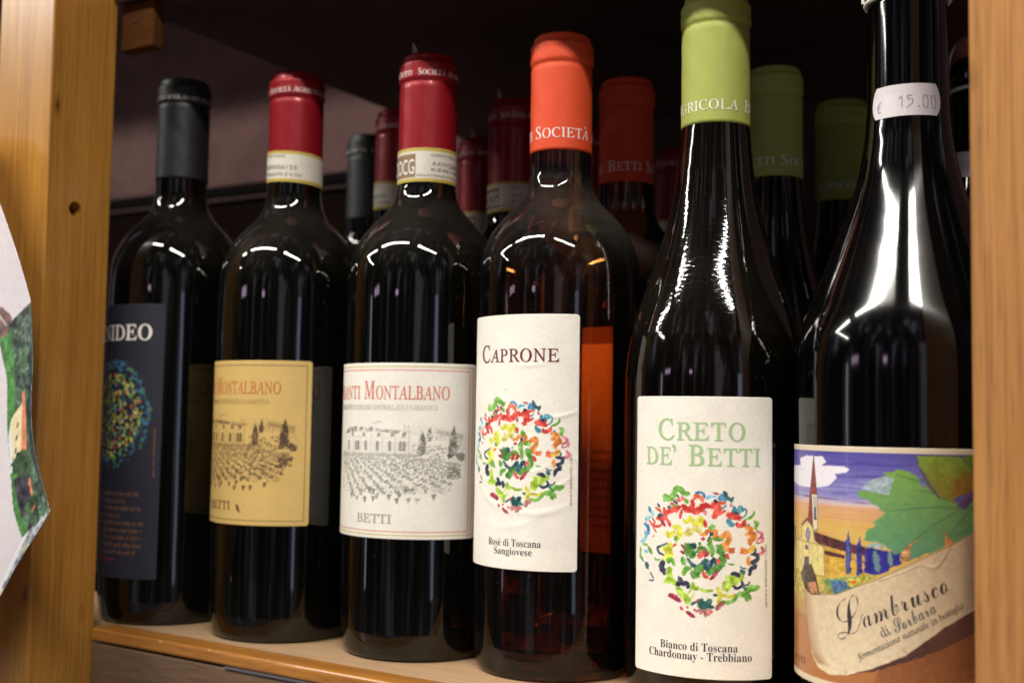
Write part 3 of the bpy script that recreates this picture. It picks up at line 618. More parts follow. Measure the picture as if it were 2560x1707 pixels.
SP = {'g': '6fae45', 'G': '4f8a34', 'R': 'd84238', 'Q': 'de6038', 'O': 'e0883c', 'o': 'cc6a3c', 'Y': 'd8d83c', 'y': 'c8bc5c', 'U': 'e6a83a', 'B': '3c7cb0', 'L': '7cbbdc',
      't': '4a94ac', 'T': '22505c', 'D': '14524c', 'N': '262c44', 'M': 'a83048', 'P': 'cc6478', 'p': 'b4706c', 'l': 'a4c83c', 'h': 'd0cc40'}
SPIRAL = "g 1.6 -17.1 19.6 -17.0 21.3 -15.8 20.4 -14.2 20.7 -13.0 21.9 -12.0 24.3 -10.2 24.1 -8.3 22.6 -6.9 22.7;g 1.0 -8.5 20.5 -7.1 19.2;R 0.9 -9.5 21.2 -8.8 20.3;N 0.4 -11.6 22.0 -10.6 20.7;R 0.7 -11.9 20.0 -10.0 19.7;T 0.7 -13.2 19.7 -11.3 18.5;R 0.9 -14.2 18.5 -12.9 18.0;g 0.8 -13.7 17.0 -11.4 17.8;T 1.0 -15.5 16.9 -14.2 16.6;N 0.5 -20.6 18.0 -19.5 16.7;B 0.9 -25.3 16.3 -24.1 14.5;L 0.9 -24.1 14.5 -22.5 13.3;R 0.6 -21.5 16.4 -18.5 14.8;R 1.3 -17.4 16.4 -16.8 14.6 -17.3 12.5 -20.7 12.2;R 1.3 -16.8 14.6 -13.7 15.7 -10.2 17.3;R 0.9 -11.9 15.3 -11.7 16.3;T 0.9 -20.0 13.3 -17.9 13.7;R 0.9 -16.3 12.3 -14.9 10.6 -14.7 9.5;M 1.0 -18.7 11.5 -17.0 9.5;R 0.6 -25.1 11.0 -22.5 9.1 -19.5 9.1 -18.4 10.3;R 0.4 -23.5 12.3 -21.9 10.5 -22.8 8.8 -21.0 6.5;L 0.9 -27.1 11.3 -24.4 12.4;L 0.6 -26.8 12.0 -26.4 10.4;B 1.1 -27.8 9.4 -25.7 8.4 -25.4 6.3 -27.4 5.9;L 0.9 -26.4 6.0 -27.4 3.3 -30.0 1.9;R 0.3 -22.8 4.7 -22.0 5.1;R 0.7 -9.5 16.2 -10.2 12.9;R 1.8 -9.2 18.0 -7.6 16.5 -5.5 16.6 -3.8 16.0 -1.6 17.2 -0.0 18.4 1.8 17.8;R 1.1 -5.5 20.0 -5.0 18.2 -5.5 17.0;Q 1.1 -4.6 20.5 -3.7 21.9 -2.1 21.5 -0.9 19.9;B 0.6 -3.9 23.1 -2.3 23.4 -0.9 22.7 -0.4 21.5;L 0.7 0.5 20.9 1.5 21.8 3.8 21.9;M 0.5 3.0 23.3 5.0 22.9;R 2.0 2.4 17.8 4.2 18.7 4.7 16.5 4.0 14.9;R 1.3 2.7 14.3 4.2 13.8;R 0.6 5.1 14.9 7.6 16.5;Q 0.9 4.9 19.4 7.8 19.6;B 1.3 5.5 20.8 6.4 22.0 7.6 20.4;N 0.8 3.3 20.2 4.2 19.9;T 1.0 7.3 23.7 8.2 21.8 9.8 20.7;T 0.6 9.8 19.8 10.7 21.8;P 0.8 -0.2 16.3 0.0 14.8;P 0.7 9.6 18.9 10.4 18.2;B 0.3 6.6 17.2 8.0 18.6;t 1.3 11.2 17.8 11.4 16.2 12.8 16.0 13.5 17.6 14.6 16.7;t 0.4 15.1 17.6 16.0 16.7 15.8 15.1 14.4 13.7;g 0.6 19.2 16.4 18.9 14.9 17.2 13.7 15.6 13.1;R 1.9 8.9 14.7 11.2 14.4 13.2 13.7;R 1.1 12.1 11.7 12.6 10.8 14.6 11.0 15.6 12.6;N 0.7 11.2 15.7 12.5 15.5;t 1.3 8.7 12.8 9.8 11.2 10.7 11.0;Y 1.2 -8.7 12.1 -7.3 11.7 -5.7 13.2 -4.5 11.2 -3.1 11.5 -2.0 13.3 -1.3 11.8 -1.3 10.2;R 0.9 -0.3 12.3 0.1 10.0;Y 1.7 -12.9 9.4 -10.9 8.8 -10.4 6.8 -10.9 4.9;Y 1.3 -16.0 6.8 -14.9 5.8 -12.6 7.5;g 1.3 -12.1 5.3 -11.6 4.0;y 1.1 -8.2 7.1 -6.8 7.0 -6.8 9.3;y 1.3 -5.9 6.8 -3.8 9.6 -2.7 8.3 -1.8 7.9;O 1.0 -1.8 6.8 0.0 7.1 0.9 8.3 4.0 8.4 3.8 6.6 3.2 5.6 5.4 6.2 7.2 6.2;O 1.4 6.3 6.4 8.3 7.6 9.2 6.0 8.5 4.2 7.2 2.8 8.1 1.7 9.9 1.5;o 2.0 9.9 1.5 10.5 0.7;g 1.6 2.5 10.6 2.9 9.2;N 1.1 2.0 7.4 2.5 6.9;N 0.3 2.0 6.5 0.7 4.4;g 1.1 3.4 5.4 6.3 5.1;M 0.9 -1.3 5.1 -0.4 5.2;g 1.3 2.1 5.4 1.8 3.3 2.5 1.1 2.5 -1.1;g 0.8 -2.4 3.6 -2.0 3.0;O 1.3 15.6 10.1 17.2 9.7 18.7 9.2;O 1.6 16.1 7.4 18.0 7.7 19.4 6.5 17.7 5.2 17.5 3.6;g 0.9 19.4 12.3 20.7 11.5 19.9 10.3 20.2 9.2;B 0.4 17.0 11.3 17.1 10.6;P 0.8 20.7 8.5 22.5 7.6 22.5 6.2 20.9 5.6;P 0.3 20.9 5.6 20.4 4.0 22.0 4.2 23.5 5.8 23.0 4.0;g 0.7 -28.8 1.2 -26.0 1.0;g 0.7 -30.1 -0.2 -30.3 -3.7 -29.5 -4.6;g 1.0 -25.3 0.3 -24.0 -1.2 -23.6 -2.1;L 0.7 -27.7 -1.5 -25.6 -1.6;T 0.6 -15.7 2.6 -18.3 1.4 -20.3 0.5 -19.7 -1.3 -17.2 -2.2;Y 2.2 -14.3 2.4 -15.1 0.1 -14.8 -2.2 -16.7 -3.5;Y 1.1 -18.3 0.7 -16.2 0.2;R 0.5 -11.8 2.7 -13.1 1.6;M 0.8 -9.4 2.5 -7.9 0.8 -8.4 -0.6 -9.8 -0.2;G 2.0 -7.5 2.6 -6.1 1.4 -5.8 -0.4 -7.5 -0.7;T 1.6 -5.4 2.8 -4.0 1.7;R 0.9 -2.9 1.6 -2.6 1.3;G 1.3 -2.2 1.8 -0.2 0.8 -3.5 0.2;R 1.0 -1.7 0.0 -0.8 -0.1;M 0.9 0.5 0.4 0.7 -0.5 -0.4 -1.5;R 1.6 -2.6 -1.1 -1.7 -1.5;G 2.0 5.2 2.3 5.6 1.2 6.1 -0.1;Q 2.0 14.4 1.4 15.1 0.2;U 1.3 15.8 0.5 17.7 1.1 19.2 2.5;T 0.4 19.7 1.8 19.9 0.7 18.5 -0.5;P 0.9 22.5 2.4 23.3 0.6 21.5 -0.5;G 1.3 -7.9 -0.9 -5.8 0.4 -4.4 -0.9 -6.0 -2.1;T 1.1 -7.0 -2.9 -5.3 -4.8 -3.0 -6.0 -1.5 -5.0 0.1 -3.2 0.5 -4.7 0.5 -6.3 1.9 -5.3 3.2 -2.6 4.1 -4.6;G 2.0 5.6 0.9 6.7 -1.1 6.5 -3.6 5.0 -5.7 2.3 -7.3 0.8 -7.4;g 1.6 -9.1 -2.8 -8.4 -4.8;g 1.3 -8.6 -8.9 -7.9 -7.2 -6.0 -6.4;G 2.0 -4.9 -8.2 -3.9 -9.0 -2.6 -6.9 -0.3 -5.9;T 1.0 0.1 -3.6 0.5 -6.3 3.2 -2.8 4.1 -4.6;R 1.1 4.8 -2.8 5.2 -3.9;R 0.9 -0.8 -7.5 -0.3 -9.0 1.0 -9.7;M 0.9 4.8 -7.2 3.2 -9.1 2.1 -10.3;R 0.9 8.0 -0.4 8.8 -2.0;g 0.4 9.0 -4.3 11.2 -4.4;N 0.2 13.5 -5.1 14.2 -5.7 16.1 -6.0;g 1.6 -15.1 -3.3 -15.1 -4.9;g 1.0 -14.0 -3.0 -12.5 -5.6;N 1.8 -17.7 -4.9 -18.3 -7.2 -16.9 -9.1;g 0.4 -21.8 -3.8 -20.9 -4.4 -19.1 -4.1;T 0.4 -29.3 -4.2 -28.3 -5.8;T 1.3 -26.6 -6.2 -25.5 -8.0;N 0.3 -24.2 -9.7 -22.3 -11.8;N 0.3 -24.8 -12.9 -22.3 -12.7;l 1.8 -14.3 -7.1 -14.8 -9.2 -14.5 -11.6 -16.6 -12.5;l 1.6 -14.2 -12.1 -11.5 -12.5;N 1.3 -10.5 -10.4 -9.8 -12.1 -11.5 -13.4;N 1.1 -9.3 -13.0 -7.2 -12.4 -6.7 -14.1;l 1.8 -11.0 -14.7 -9.3 -16.6 -7.3 -18.3 -6.6 -20.0;l 1.1 -4.8 -12.2 -4.4 -14.0 -2.6 -14.1;l 0.7 -2.1 -14.1 -0.3 -14.9 2.8 -14.7;l 0.3 -5.5 -12.5 -5.5 -14.5 -6.9 -16.6;l 0.3 -4.4 -15.6 -4.8 -17.4 -6.2 -18.4;M 1.3 -14.7 -17.8 -12.9 -18.1 -10.9 -19.0 -10.2 -19.4;R 0.7 -9.9 -21.9 -9.0 -22.7;R 0.5 -7.3 -21.6 -6.7 -22.0;M 0.9 -7.3 -23.4 -5.7 -24.4 -4.3 -25.2;p 0.8 -4.3 -22.5 -3.0 -22.9 -0.5 -22.3 -2.0 -23.9;p 1.6 0.2 -22.2 1.1 -22.8 -0.0 -24.2;R 0.6 2.4 -22.4 2.7 -23.0;T 0.6 -5.5 -20.6 -3.4 -19.3;R 0.7 -2.5 -18.6 -3.2 -19.5;D 2.0 -1.4 -18.7 -1.4 -20.3 0.4 -20.4 1.7 -18.6;D 0.9 0.4 -20.6 3.1 -21.2;T 0.6 3.3 -16.4 4.6 -16.5;h 1.1 4.8 -13.7 5.7 -15.7 5.5 -17.7 5.0 -19.3;h 0.8 5.9 -16.6 8.1 -16.5 10.2 -16.9 12.2 -15.8;g 0.9 6.6 -18.6 9.0 -19.2 11.3 -17.8 13.1 -16.0;g 1.6 13.1 -15.8 15.4 -15.8 17.1 -13.8 19.2 -13.6 21.2 -13.0;g 1.1 15.9 -16.7 16.6 -18.5;g 0.9 17.1 -16.0 17.8 -17.8;p 1.3 6.8 -19.5 5.3 -20.4 4.6 -21.8;l 2.5 9.0 -9.4 10.8 -10.7 8.4 -12.5 8.4 -13.9;l 1.3 11.3 -10.7 13.5 -9.8 14.5 -8.2;N 1.0 10.1 -7.9 11.9 -8.0 13.1 -8.9;T 1.1 14.0 -6.6 15.2 -7.7;N 0.7 10.8 -12.7 12.4 -13.6 14.5 -12.4 14.2 -10.9;N 0.3 14.7 -12.4 16.6 -12.2 17.5 -11.1;T 0.6 14.7 -12.9 15.9 -14.0;N 1.0 18.2 -0.4 20.5 -0.8 20.5 -2.6 18.2 -3.5;N 1.1 18.2 -3.5 19.7 -5.1 17.8 -6.2 17.3 -8.4;O 1.1 16.8 -1.5 17.0 -4.4"
def spiral(cv, cx, cz, k):
    for q in SPIRAL.split(';'):
        t = q.split(); v = list(map(float, t[2:]))
        pts = [(cx+v[i]*k, cz+v[i+1]*k) for i in range(0, len(v), 2)]
        wd = float(t[1])*k*1.38+.18
        for ex in (.55,): cv.stroke(pts, wd*1.15, SP[t[0]], .28, .5, .6, .1, soft=.5)
        cv.stroke(pts, wd, SP[t[0]], .93, .45, .55, .2)
        if wd > 3: cv.stroke([(x+.3, z-.2) for x, z in pts], wd*.35, SP[t[0]], .35, .6, .9, .5)

def vineyard(cv, dx, dz, dk, md, al=1.0):
    T = lambda s: [(x+dx, z+dz) for x, z in (zip(*[iter(map(float, s.split()))]*2))] if isinstance(s, str) else [(x+dx, z+dz) for x, z in s]
    # hills and far rows
    for k in range(9): cv.stroke(T([(15+k*1.4, 106-k*.5), (26+k*2, 108.4-k*.9), (44, 105-k*.8)]), .16, md, .5*al, .2, .8)
    for k in range(60): x = random.uniform(28, 44); z = 102+random.random()*4-(x-28)*.12; cv.stroke(T([(x, z), (x+.5, z+1.1)]), .2, md, .7*al)
    for k in range(14): x = 31+k*.95; z = 105.6-(k*.17); cv.stroke(T([(x, z-1.1), (x, z+1.1)]), .45, dk, .75*al, .6, .2)
    for x in (15.8, 17.6): cv.stroke(T([(x, 106.6), (x, 108.6)]), .5, md, .8*al, .7)
    # villa
    cv.poly(T('-23 104.2 -17.6 107.4 0.6 107.2 19.8 105 15.5 103.6 11.7 104.5 3.6 105.2 -8.7 105.5 -20.6 104'), md, .85*al, .15, .5)
    for k in range(46): x = -22+k*.9; cv.stroke(T([(x, 106.9-abs(k-20)*.03), (x+.9, 104.9)]), .22, dk, .6*al)
    for x in (-15, -6, 3, 10, 15.5): cv.poly(T([(x-.9, 103), (x+.9, 103), (x+.9, 104.7), (x-.9, 104.7)]), dk, .75*al, .1)
    for x in (-22.6, -13.6, -8.4, -1.1, 5.6, 11.7, 18.4): cv.stroke(T([(x-.5, 94.6), (x-.5, 104.0)]), .22, dk, .7*al, 0); cv.stroke(T([(x+.5, 94.6), (x+.5, 104.0)]), .16, md, .7*al, 0)
    for x in (-18.5, -11.6, -9.9, -4.6, 2.3, 8.8, 14.0, 15.8):
        cv.poly(T([(x-.75, 96.4), (x+.75, 96.4), (x+.75, 100.4), (x+.3, 101.1), (x-.3, 101.1), (x-.75, 100.4)]), dk, .85*al, .08)
        for j in range(5): cv.stroke(T([(x-2.3, 96.6+j*.95), (x-.9, 96.6+j*.95)]), .3, md, .7*al, .1); cv.stroke(T([(x+.9, 96.6+j*.95), (x+2.2, 96.6+j*.95)]), .3, md, .7*al, .1)
        cv.stroke(T([(x-1.4, 102.0), (x, 102.9), (x+1.4, 102.0)]), .25, md, .7*al)
    cv.stroke(T([(-26, 95.4), (19.7, 95.5)]), .3, dk, .7*al, 0, .6); cv.stroke(T([(-26, 94.4), (22, 94.6)]), .9, dk, .55*al, 0, 1.2)
    cv.stroke(T([(-.6, 107.4), (-.6, 109.8)]), .16, md, .8*al); cv.stroke(T([(-.4, 109.4), (1, 109.2), (2.2, 109.9), (4.3, 109.6)]), .5, md, .8*al, .4, .8)
    # trees
    for p in ('23.9 106.8 25.9 100.6 25.5 95.1 22.5 94.4 22.3 99.9', '27.4 108 28.9 103.4 28.1 101.4 26 101.2 26.1 104.2', '39.1 109 40.9 102.2 40.9 95 36.1 92.7 36.6 100.1'): cv.poly(T(p), dk, al, .45, .5)
    cv.stroke(T([(42.2, 94.5), (43.5, 93.8)]), 3.6, dk, .9*al, .1, .7)
    for k in range(170):
        x = random.uniform(19.5, 44); z = random.uniform(92.6, 99.5); cv.stroke(T([(x, z), (x+random.uniform(.2, 1.2), z+random.uniform(-.4, .4))]), random.uniform(.25, .8), random.choice([dk, md]), .6*al, .3, .9)
    # vines: rows fanning out to the right
    for r in range(13):
        x0 = -27+r*3.9; z0 = 94.3-.02*r
        for k in range(44):
            t = k/44.; x = x0+t*(16+r*2.6)+random.uniform(-.8, .8); z = z0-t**1.1*(21.5-r*.9)+random.uniform(-.7, .7)
            if x > 43-max(0, (92-z))*.42 or z < 77.5-.1*abs(x-8)+random.uniform(-2.2, 1.2): continue
            sz = .35+.5*t
            for j in range(3): cv.stroke(T([(x+random.uniform(-.9, .9), z+random.uniform(-.5, .6)), (x+random.uniform(-.9, .9), z+random.uniform(-.5, .9))]), sz*random.uniform(.5, 1.1), dk if random.random() < .3+t*.4 else md, .75*al, .3, .8)
    for k in range(1800):
        x = random.uniform(-26, 42); z = random.uniform(77, 94.5)
        if z < 93-1.2*max(0, x-22)*.35 - 16 or z > 94.3-.10*max(0, x-18) or x > 43-max(0, (92-z))*.42: continue
        cv.stroke(T([(x, z), (x+random.uniform(-.6, .6), z+random.uniform(-.4, .5))]), random.uniform(.22, .55), dk if random.random() < .45 else md, .6*al, .3, .8)
    for x, z in ((-10, 74.4), (-4.4, 73.8), (.6, 74.3), (2.6, 75.6), (9, 75.3), (12.8, 73.9), (18.3, 74), (22.4, 74.1), (29.8, 75.7), (17, 78), (14, 76.1), (-1.6, 78.5), (-14.5, 75.3), (.7, 77.7)):
        cv.poly(T([(x-1.2, z+1.1), (x+1.2, z+1.1), (x+.3, z-1), (x-.2, z-1.7)]), dk, .85*al, .3, .4)
    cv.stroke(T([(37.4, 91.2), (41.6, 91)]), .8, md, .8*al, .3, .8); cv.stroke(T([(39.4, 90.9), (39.5, 88.6)]), .25, dk, .8*al)
    for k in range(60): x = random.uniform(36, 42.4); z = random.uniform(84, 89.5); cv.stroke(T([(x, z), (x+.8, z+random.uniform(-.8, .8))]), random.uniform(.4, .9), dk, .75*al, .3, .9)

def wrinkle(S, Z):
    r = 0
    for cx, cz, ang, ln, wd, hh in ((8, 135.5, 0.06, 9, 1.1, .16), (22, 114, .25, 9, 1.0, .22), (-2, 117, -.1, 12, 1.4, .14), (20, 84, .5, 8, 1.0, .2), (12, 72, .12, 13, 1.5, .24), (-14, 76, -.5, 8, 1.2, .18), (-22, 100, 1.3, 7, 1.0, .22),
                                    (24, 96, -.3, 6, 1.0, .18), (-24, 86, -1.2, 7, 1.2, .2), (0, 66, .2, 12, 1.6, .16), (16, 106, -.5, 6, 1.1, .14), (10, 90, .35, 8, 1.2, .14)):
        x = S-cx; z = Z-cz; u = x*math.cos(ang)+z*math.sin(ang); v = -x*math.sin(ang)+z*math.cos(ang)-.03*u*u*.5
        r = r+hh*np.exp(-(v/wd)**2)*np.exp(-(u/ln)**2)
    return r+.05*np.sin(S*.55+Z*.21)*np.exp(-((Z-92)/30)**2)

B = {1: (-498.8, 463.6), 2: (-414.8, 464.7), 3: (-331.85, 469.4), 4: (-256.4, 471.0), 5: (-179.6, 470.2), 6: (-96.6, 460.4)}
FRONT = 'wine bottles in the front row'; REAR = 'wine bottles standing behind the front row'

# ---- bottle 1: black capsule, dark label
r1 = empty('wine_bottle', (*B[1], 0), 'dark wine bottle with black capsule and tall navy label, next to the left post', 'wine bottle', FRONT)
lathe('body', bordeaux_profile(37.9, 8.5), M['glass'], r1, 128)
c = capsule(r1, 301.4, 243.5, M['black_cap'], 14.6)
for a in (-17, 163): captext(c, [('Societá Agricola Betti', a, a+168)], 14.95, 288.3, 2.5, M['i_white'], sc=.8)
cv = Canvas(-34.5, 25.2, 24.5, 170.3, .32, '1f2232')
for k in range(1500):
    rr = 26*math.sqrt(random.random()); a = random.uniform(0, 6.283)
    x = -7+rr*math.cos(a); z = 111+rr*math.sin(a)*1.12
    if math.sin(rr*.75+a) < -.55 and rr > 4 and random.random() < .7: continue
    d = a+1.57+random.uniform(-.9, .9); ln = random.uniform(.8, 2.6)
    pal = ['0a0c12', '10121a', '6fae3c', 'b8c048', 'e0c83c', 'd86a30', '3a8a78', '2f6fa8', 'c8c078', '0c0e14', 'd8d070', '4f9a4c', 'd85a38'] if rr < 21 else ['2f6f9a', '3a7f86', '4f8a4c', '25405c', '0c0e14', '3f6f9c']
    cv.stroke([(x, z), (x+ln*math.cos(d)*.5, z+ln*math.sin(d)*.5+.2), (x+ln*math.cos(d), z+ln*math.sin(d))], random.uniform(.5, 1.5), random.choice(pal), .85, .4, .8)
for k, (x1, cc) in enumerate(((15.5, '8a5a3a'), (6.5, '8a5a3a'), (15.5, '8a5a3a'), (3, '8a5a3a'), (18.5, '8a5a3a'), (16, '8a5a3a'), (16.5, '8a5a3a'), (17.8, '8a5a3a'), (13, '8a5a3a'), (0, 'a83020'))):
    x = -29; z = 68.6-k*3.85
    while x < x1:
        ln = random.uniform(1.2, 5.2); e = min(x+ln, x1); yy = z
        while x < e: cv.stroke([(x, yy-.7), (x+.15, yy+random.choice([.8, .8, 1.6]))], .45, cc, .85, 0, .3); cv.stroke([(x, yy+.8), (x+.7, yy+.5)], .35, cc, .7, 0, .3); x += 1.05
        x += .9
o = sheet('label', cv, r1, 37.9, M['print'], off=.15); o['label'] = 'navy label with a round splash of coloured brushstrokes'
lettering(o, 37.9, 'UNIDEO', 'bold', -27.5, 151, 18.7, 151, 8.3, M['i_bronze'], .24, wt=-.006, name='lettering')
lettering(o, 37.9, 'UNIDEO', 'roman', -27.7, 151.1, 18.5, 151.1, 8.3, M['i_white'], .30, wt=.014, name='lettering')
lettering(o, 37.9, 'opera di G. BARTOLOZZI', 'roman', 22.2, 78.2, 22.2, 104.6, 1.0, M['i_rust'], .24, wt=.02)

# ---- bottle 2: crimson capsule, tan label
def chianti(i, H, o_, R, label, paper, dk, md, dx, dz, s0, s1, z0, z1, lines, band, ca, title, subc, bettic):
    r = empty('wine_bottle', (*B[i], 0), label, 'wine bottle', FRONT)
    lathe('body', bordeaux_profile(R, o_), M['glass'], r, 128)
    zb = band[0]
    c = capsule(r, H, zb+2.5, M['red_cap'], 14.55)
    for a in ca: captext(c, [('Societá Agricola Betti', a, a+167)], 14.85, H-12.1, 3.0, M['i_white'], sc=.8)
    neck_band(r, 14.62, *band)
    cv = Canvas(s0, s1, z0, z1, .29, paper)
    vineyard(cv, dx, dz, dk, md)
    for ins, col in lines: cv.rect(s0+ins, z0+ins*.92, s1-ins, z1-ins*.9, .42, col)
    if i == 2:
        cv.stroke([(1.9, 67.4), (2.8, 65.8), (3.6, 64.4)], 1.7, '5c4636', .95, .5, .5); cv.stroke([(3.4, 65), (4.6, 63.4)], .5, '7a4c50', .9)
    o = sheet('label', cv, r, R, M['print'], off=.15); 
    lettering(o, R, 'Chianti', 'roman', -39.2+dx*1.02, 120.4+dz, -9.1+dx, 120.4+dz, 8.5, title, .24, sc=.72, wt=.006)
    lettering(o, R, 'Montalbano', 'roman', -6.2+dx, 120.4+dz, 36.6+dx, 120.4+dz, 8.5, title, .24, sc=.72, wt=.006)
    lettering(o, R, 'DENOMINAZIONE DI ORIGINE CONTROLLATA E GARANTITA', 'roman', -34+dx, 115.4+dz, 31+dx, 115.4+dz, 2.3, subc, .24, wt=.005)
    lettering(o, R, 'BETTI', 'roman', -9.3+dx, 63.2+dz*.8, 10.4+dx, 63.2+dz*.8, 4.1, bettic, .24, wt=.012)
    return r, o
r2, o2 = chianti(2, 293.7, 1.3, 38.1, 'wine bottle with crimson capsule and tan label showing a villa above vineyard rows', 'd6b46c', '5a432c', '96784e', -12.6, 2.1, -62, 39.3, 57.6, 139.1,
    ((2.6, '7a6a3a'), ), (234.0, 250.4, False, [('CHIANTI MONTALBANO', -60, 22, 247.1, 1.2, 'i_num'), ('AAAH09256155', -70, 45, 240.8, 2.1, 'i_num'), ('IMBOTTIGLIATO E 0,750', -66, 55, 237.2, 1.6, 'i_num')], -.055), (-25, 155), M['i_red2'], M['i_brown2'], M['i_brown'])
torn_tab(r2, 42, 293.2, 9.5, 5.0, .9); torn_tab(r2, 15, 293.2, 9.5, 4.0, .7)
# ---- bottle 3: crimson capsule, white label
r3, o3 = chianti(3, 292.4, 0, 38.5, 'wine bottle with crimson capsule and white villa label framed in red and yellow', 'efebe1', '86837c', 'b0ada4', 0, 0, -50, 51.0, 56.2, 137.2,
    ((1.9, 'c2ac48'), (3.7, 'd8786c')), (227.0, 243.8, True, [('CHIANTI MONTALBANO', 42, 140, 239.6, 1.4, 'i_num'), ('AAWQ0896', 44, 120, 235.1, 2.0, 'i_num'), ('KZ4K1986', 43, 118, 232.4, 1.5, 'i_num'), ('Denominazione di Origine', 16, 112, 229.8, 1.1, 'i_num')], 0.0), (14.5, -165.5), M['i_red'], M['i_grey'], M['i_olive'])
torn_tab(r3, -8, 292.0, 10.5, 3.4, 6.5)

# ---- bottle 4: rose in clear glass
def rose(loc, rz, label, grp):
    r = empty('wine_bottle', (*loc, 0), label, 'wine bottle', grp, rz)
    lathe('body', bordeaux_profile(38.05, -1.2), M['rose_glass'], r, 128)
    pr = [(z, max(.0, q-1.8)) for z, q in bordeaux_profile(38.05, -1.2) if 4 < z < 222]
    # wine with a punt under it and a flat top in the neck
    lathe('wine', [(26, 0), (22, 8), (12, 20), (5, 29), (4.5, 33)]+[(z, q) for z, q in pr if z > 6]+[(222.4, pr[-1][1]-.05), (222.4, 0)], M['rose_wine'], r, 96)
    c = capsule(r, 291.2, 235.4, M['orange_cap'], 14.55)
    captext(c, [('Società', -24, 87), ('Agricola', 100, 234), ('Betti', 251, 323)], 14.5, 241, 5.6, M['i_white'], sc=.80, wt=.0)
    torn_tab(c, 50, 290.8, 10.5, 3.6, .6); torn_tab(c, -32, 290.6, 11.2, 1.6, .5)
    cv = Canvas(-32.2, 28.2, 47.4, 157.7, .25, 'f3eee3')
    spiral(cv, 1.0, 96.4, .985)
    cv.stroke([(-5.3, 124.6), (-5.3, 124.9)], .5, '555048')
    o = sheet('label', cv, r, 38.05, M['print'], off=.16, wr=wrinkle); R = 38.05
    lettering(o, R, 'Caprone', 'roman', -22.5, 137.0, 19.4, 137.0, 7.6, M['i_maroon'], .24, sc=.75, wt=.012, wr=wrinkle, track=.02)
    lettering(o, R, 'Rosé di Toscana', 'bold', -14.6, 57.2, 12.6, 57.4, 3.1, M['i_black'], .24, wt=-.005, wr=wrinkle)
    lettering(o, R, 'Sangiovese', 'bold', -10.6, 53.6, 8.7, 53.8, 3.0, M['i_black'], .24, wt=-.005, wr=wrinkle)
    lettering(o, R, 'opera di G. BARTOLOZZI • C.TEN', 'roman', 25.6, 75.5, 25.6, 97.5, 1.0, M['i_rust'], .24, wt=.01, wr=wrinkle)
    b_ = Canvas(math.radians(141)*R, math.radians(190.5)*R, 48, 158.2, .6, 'f4f0e6')
    b_.poly([(80, 149.5), (140, 149.5), (140, 159), (80, 159)], '9c8468')
    for q_ in range(9): b_.poly([(97, 60+q_*4.5), (122, 60+q_*4.5), (122, 61.6+q_*4.5), (97, 61.6+q_*4.5)], 'b8ac98', .8, .4)
    sheet('back_label', b_, r, 38.05, M['print'], off=.16)
    return r
r4 = rose(B[4], 0, 'clear rosé bottle with bright orange capsule and crinkled white brushstroke label', FRONT)

# ---- bottle 5: white wine, lime capsule
def creto(loc, rz, label, grp):
    r = empty('wine_bottle', (*loc, 0), label, 'wine bottle', grp, rz)
    lathe('body', burgundy_profile(), M['glass_burgundy'], r, 128)
    c = capsule(r, 297.2, 238.7, M['green_cap'], 14.85)
    captext(c, [('Agricola', -74, 60), ('Betti', 75, 147), ('Società', 160, 271)], 14.8, 244.2, 5.3, M['i_white'], sc=.80)
    R = 38.2; cv = Canvas(-22.5, 38.2, 12.1, 122.3, .25, 'f1ebdf')
    spiral(cv, 10.73, 61.1, 1.0)
    o = sheet('label', cv, r, R, M['print'], off=.15)
    lettering(o, R, 'Creto', 'roman', -9.6, 104.9, 26.3, 104.9, 8.4, M['i_green'], .24, sc=.85, wt=.014, track=.04)
    lettering(o, R, "de\u2019 Betti", 'roman', -16, 94.9, 32.7, 94.9, 8.3, M['i_green'], .24, sc=.85, wt=.014, track=.04)
    lettering(o, R, 'Bianco di Toscana', 'bold', -7.9, 22.7, 23.4, 22.9, 3.1, M['i_black'], .24, wt=-.005)
    lettering(o, R, 'Chardonnay - Trebbiano', 'bold', -13.5, 19.1, 29.1, 19.3, 3.1, M['i_black'], .24, wt=-.005)
    lettering(o, R, 'opera di G. BARTOLOZZI • C.TEN', 'roman', 35.7, 40.0, 35.7, 64.5, 1.0, M['i_brown'], .24, wt=.01)
    return r
r5 = creto(B[5], 0, 'sloping-shouldered white wine bottle with bright lime capsule and white brushstroke label', FRONT)

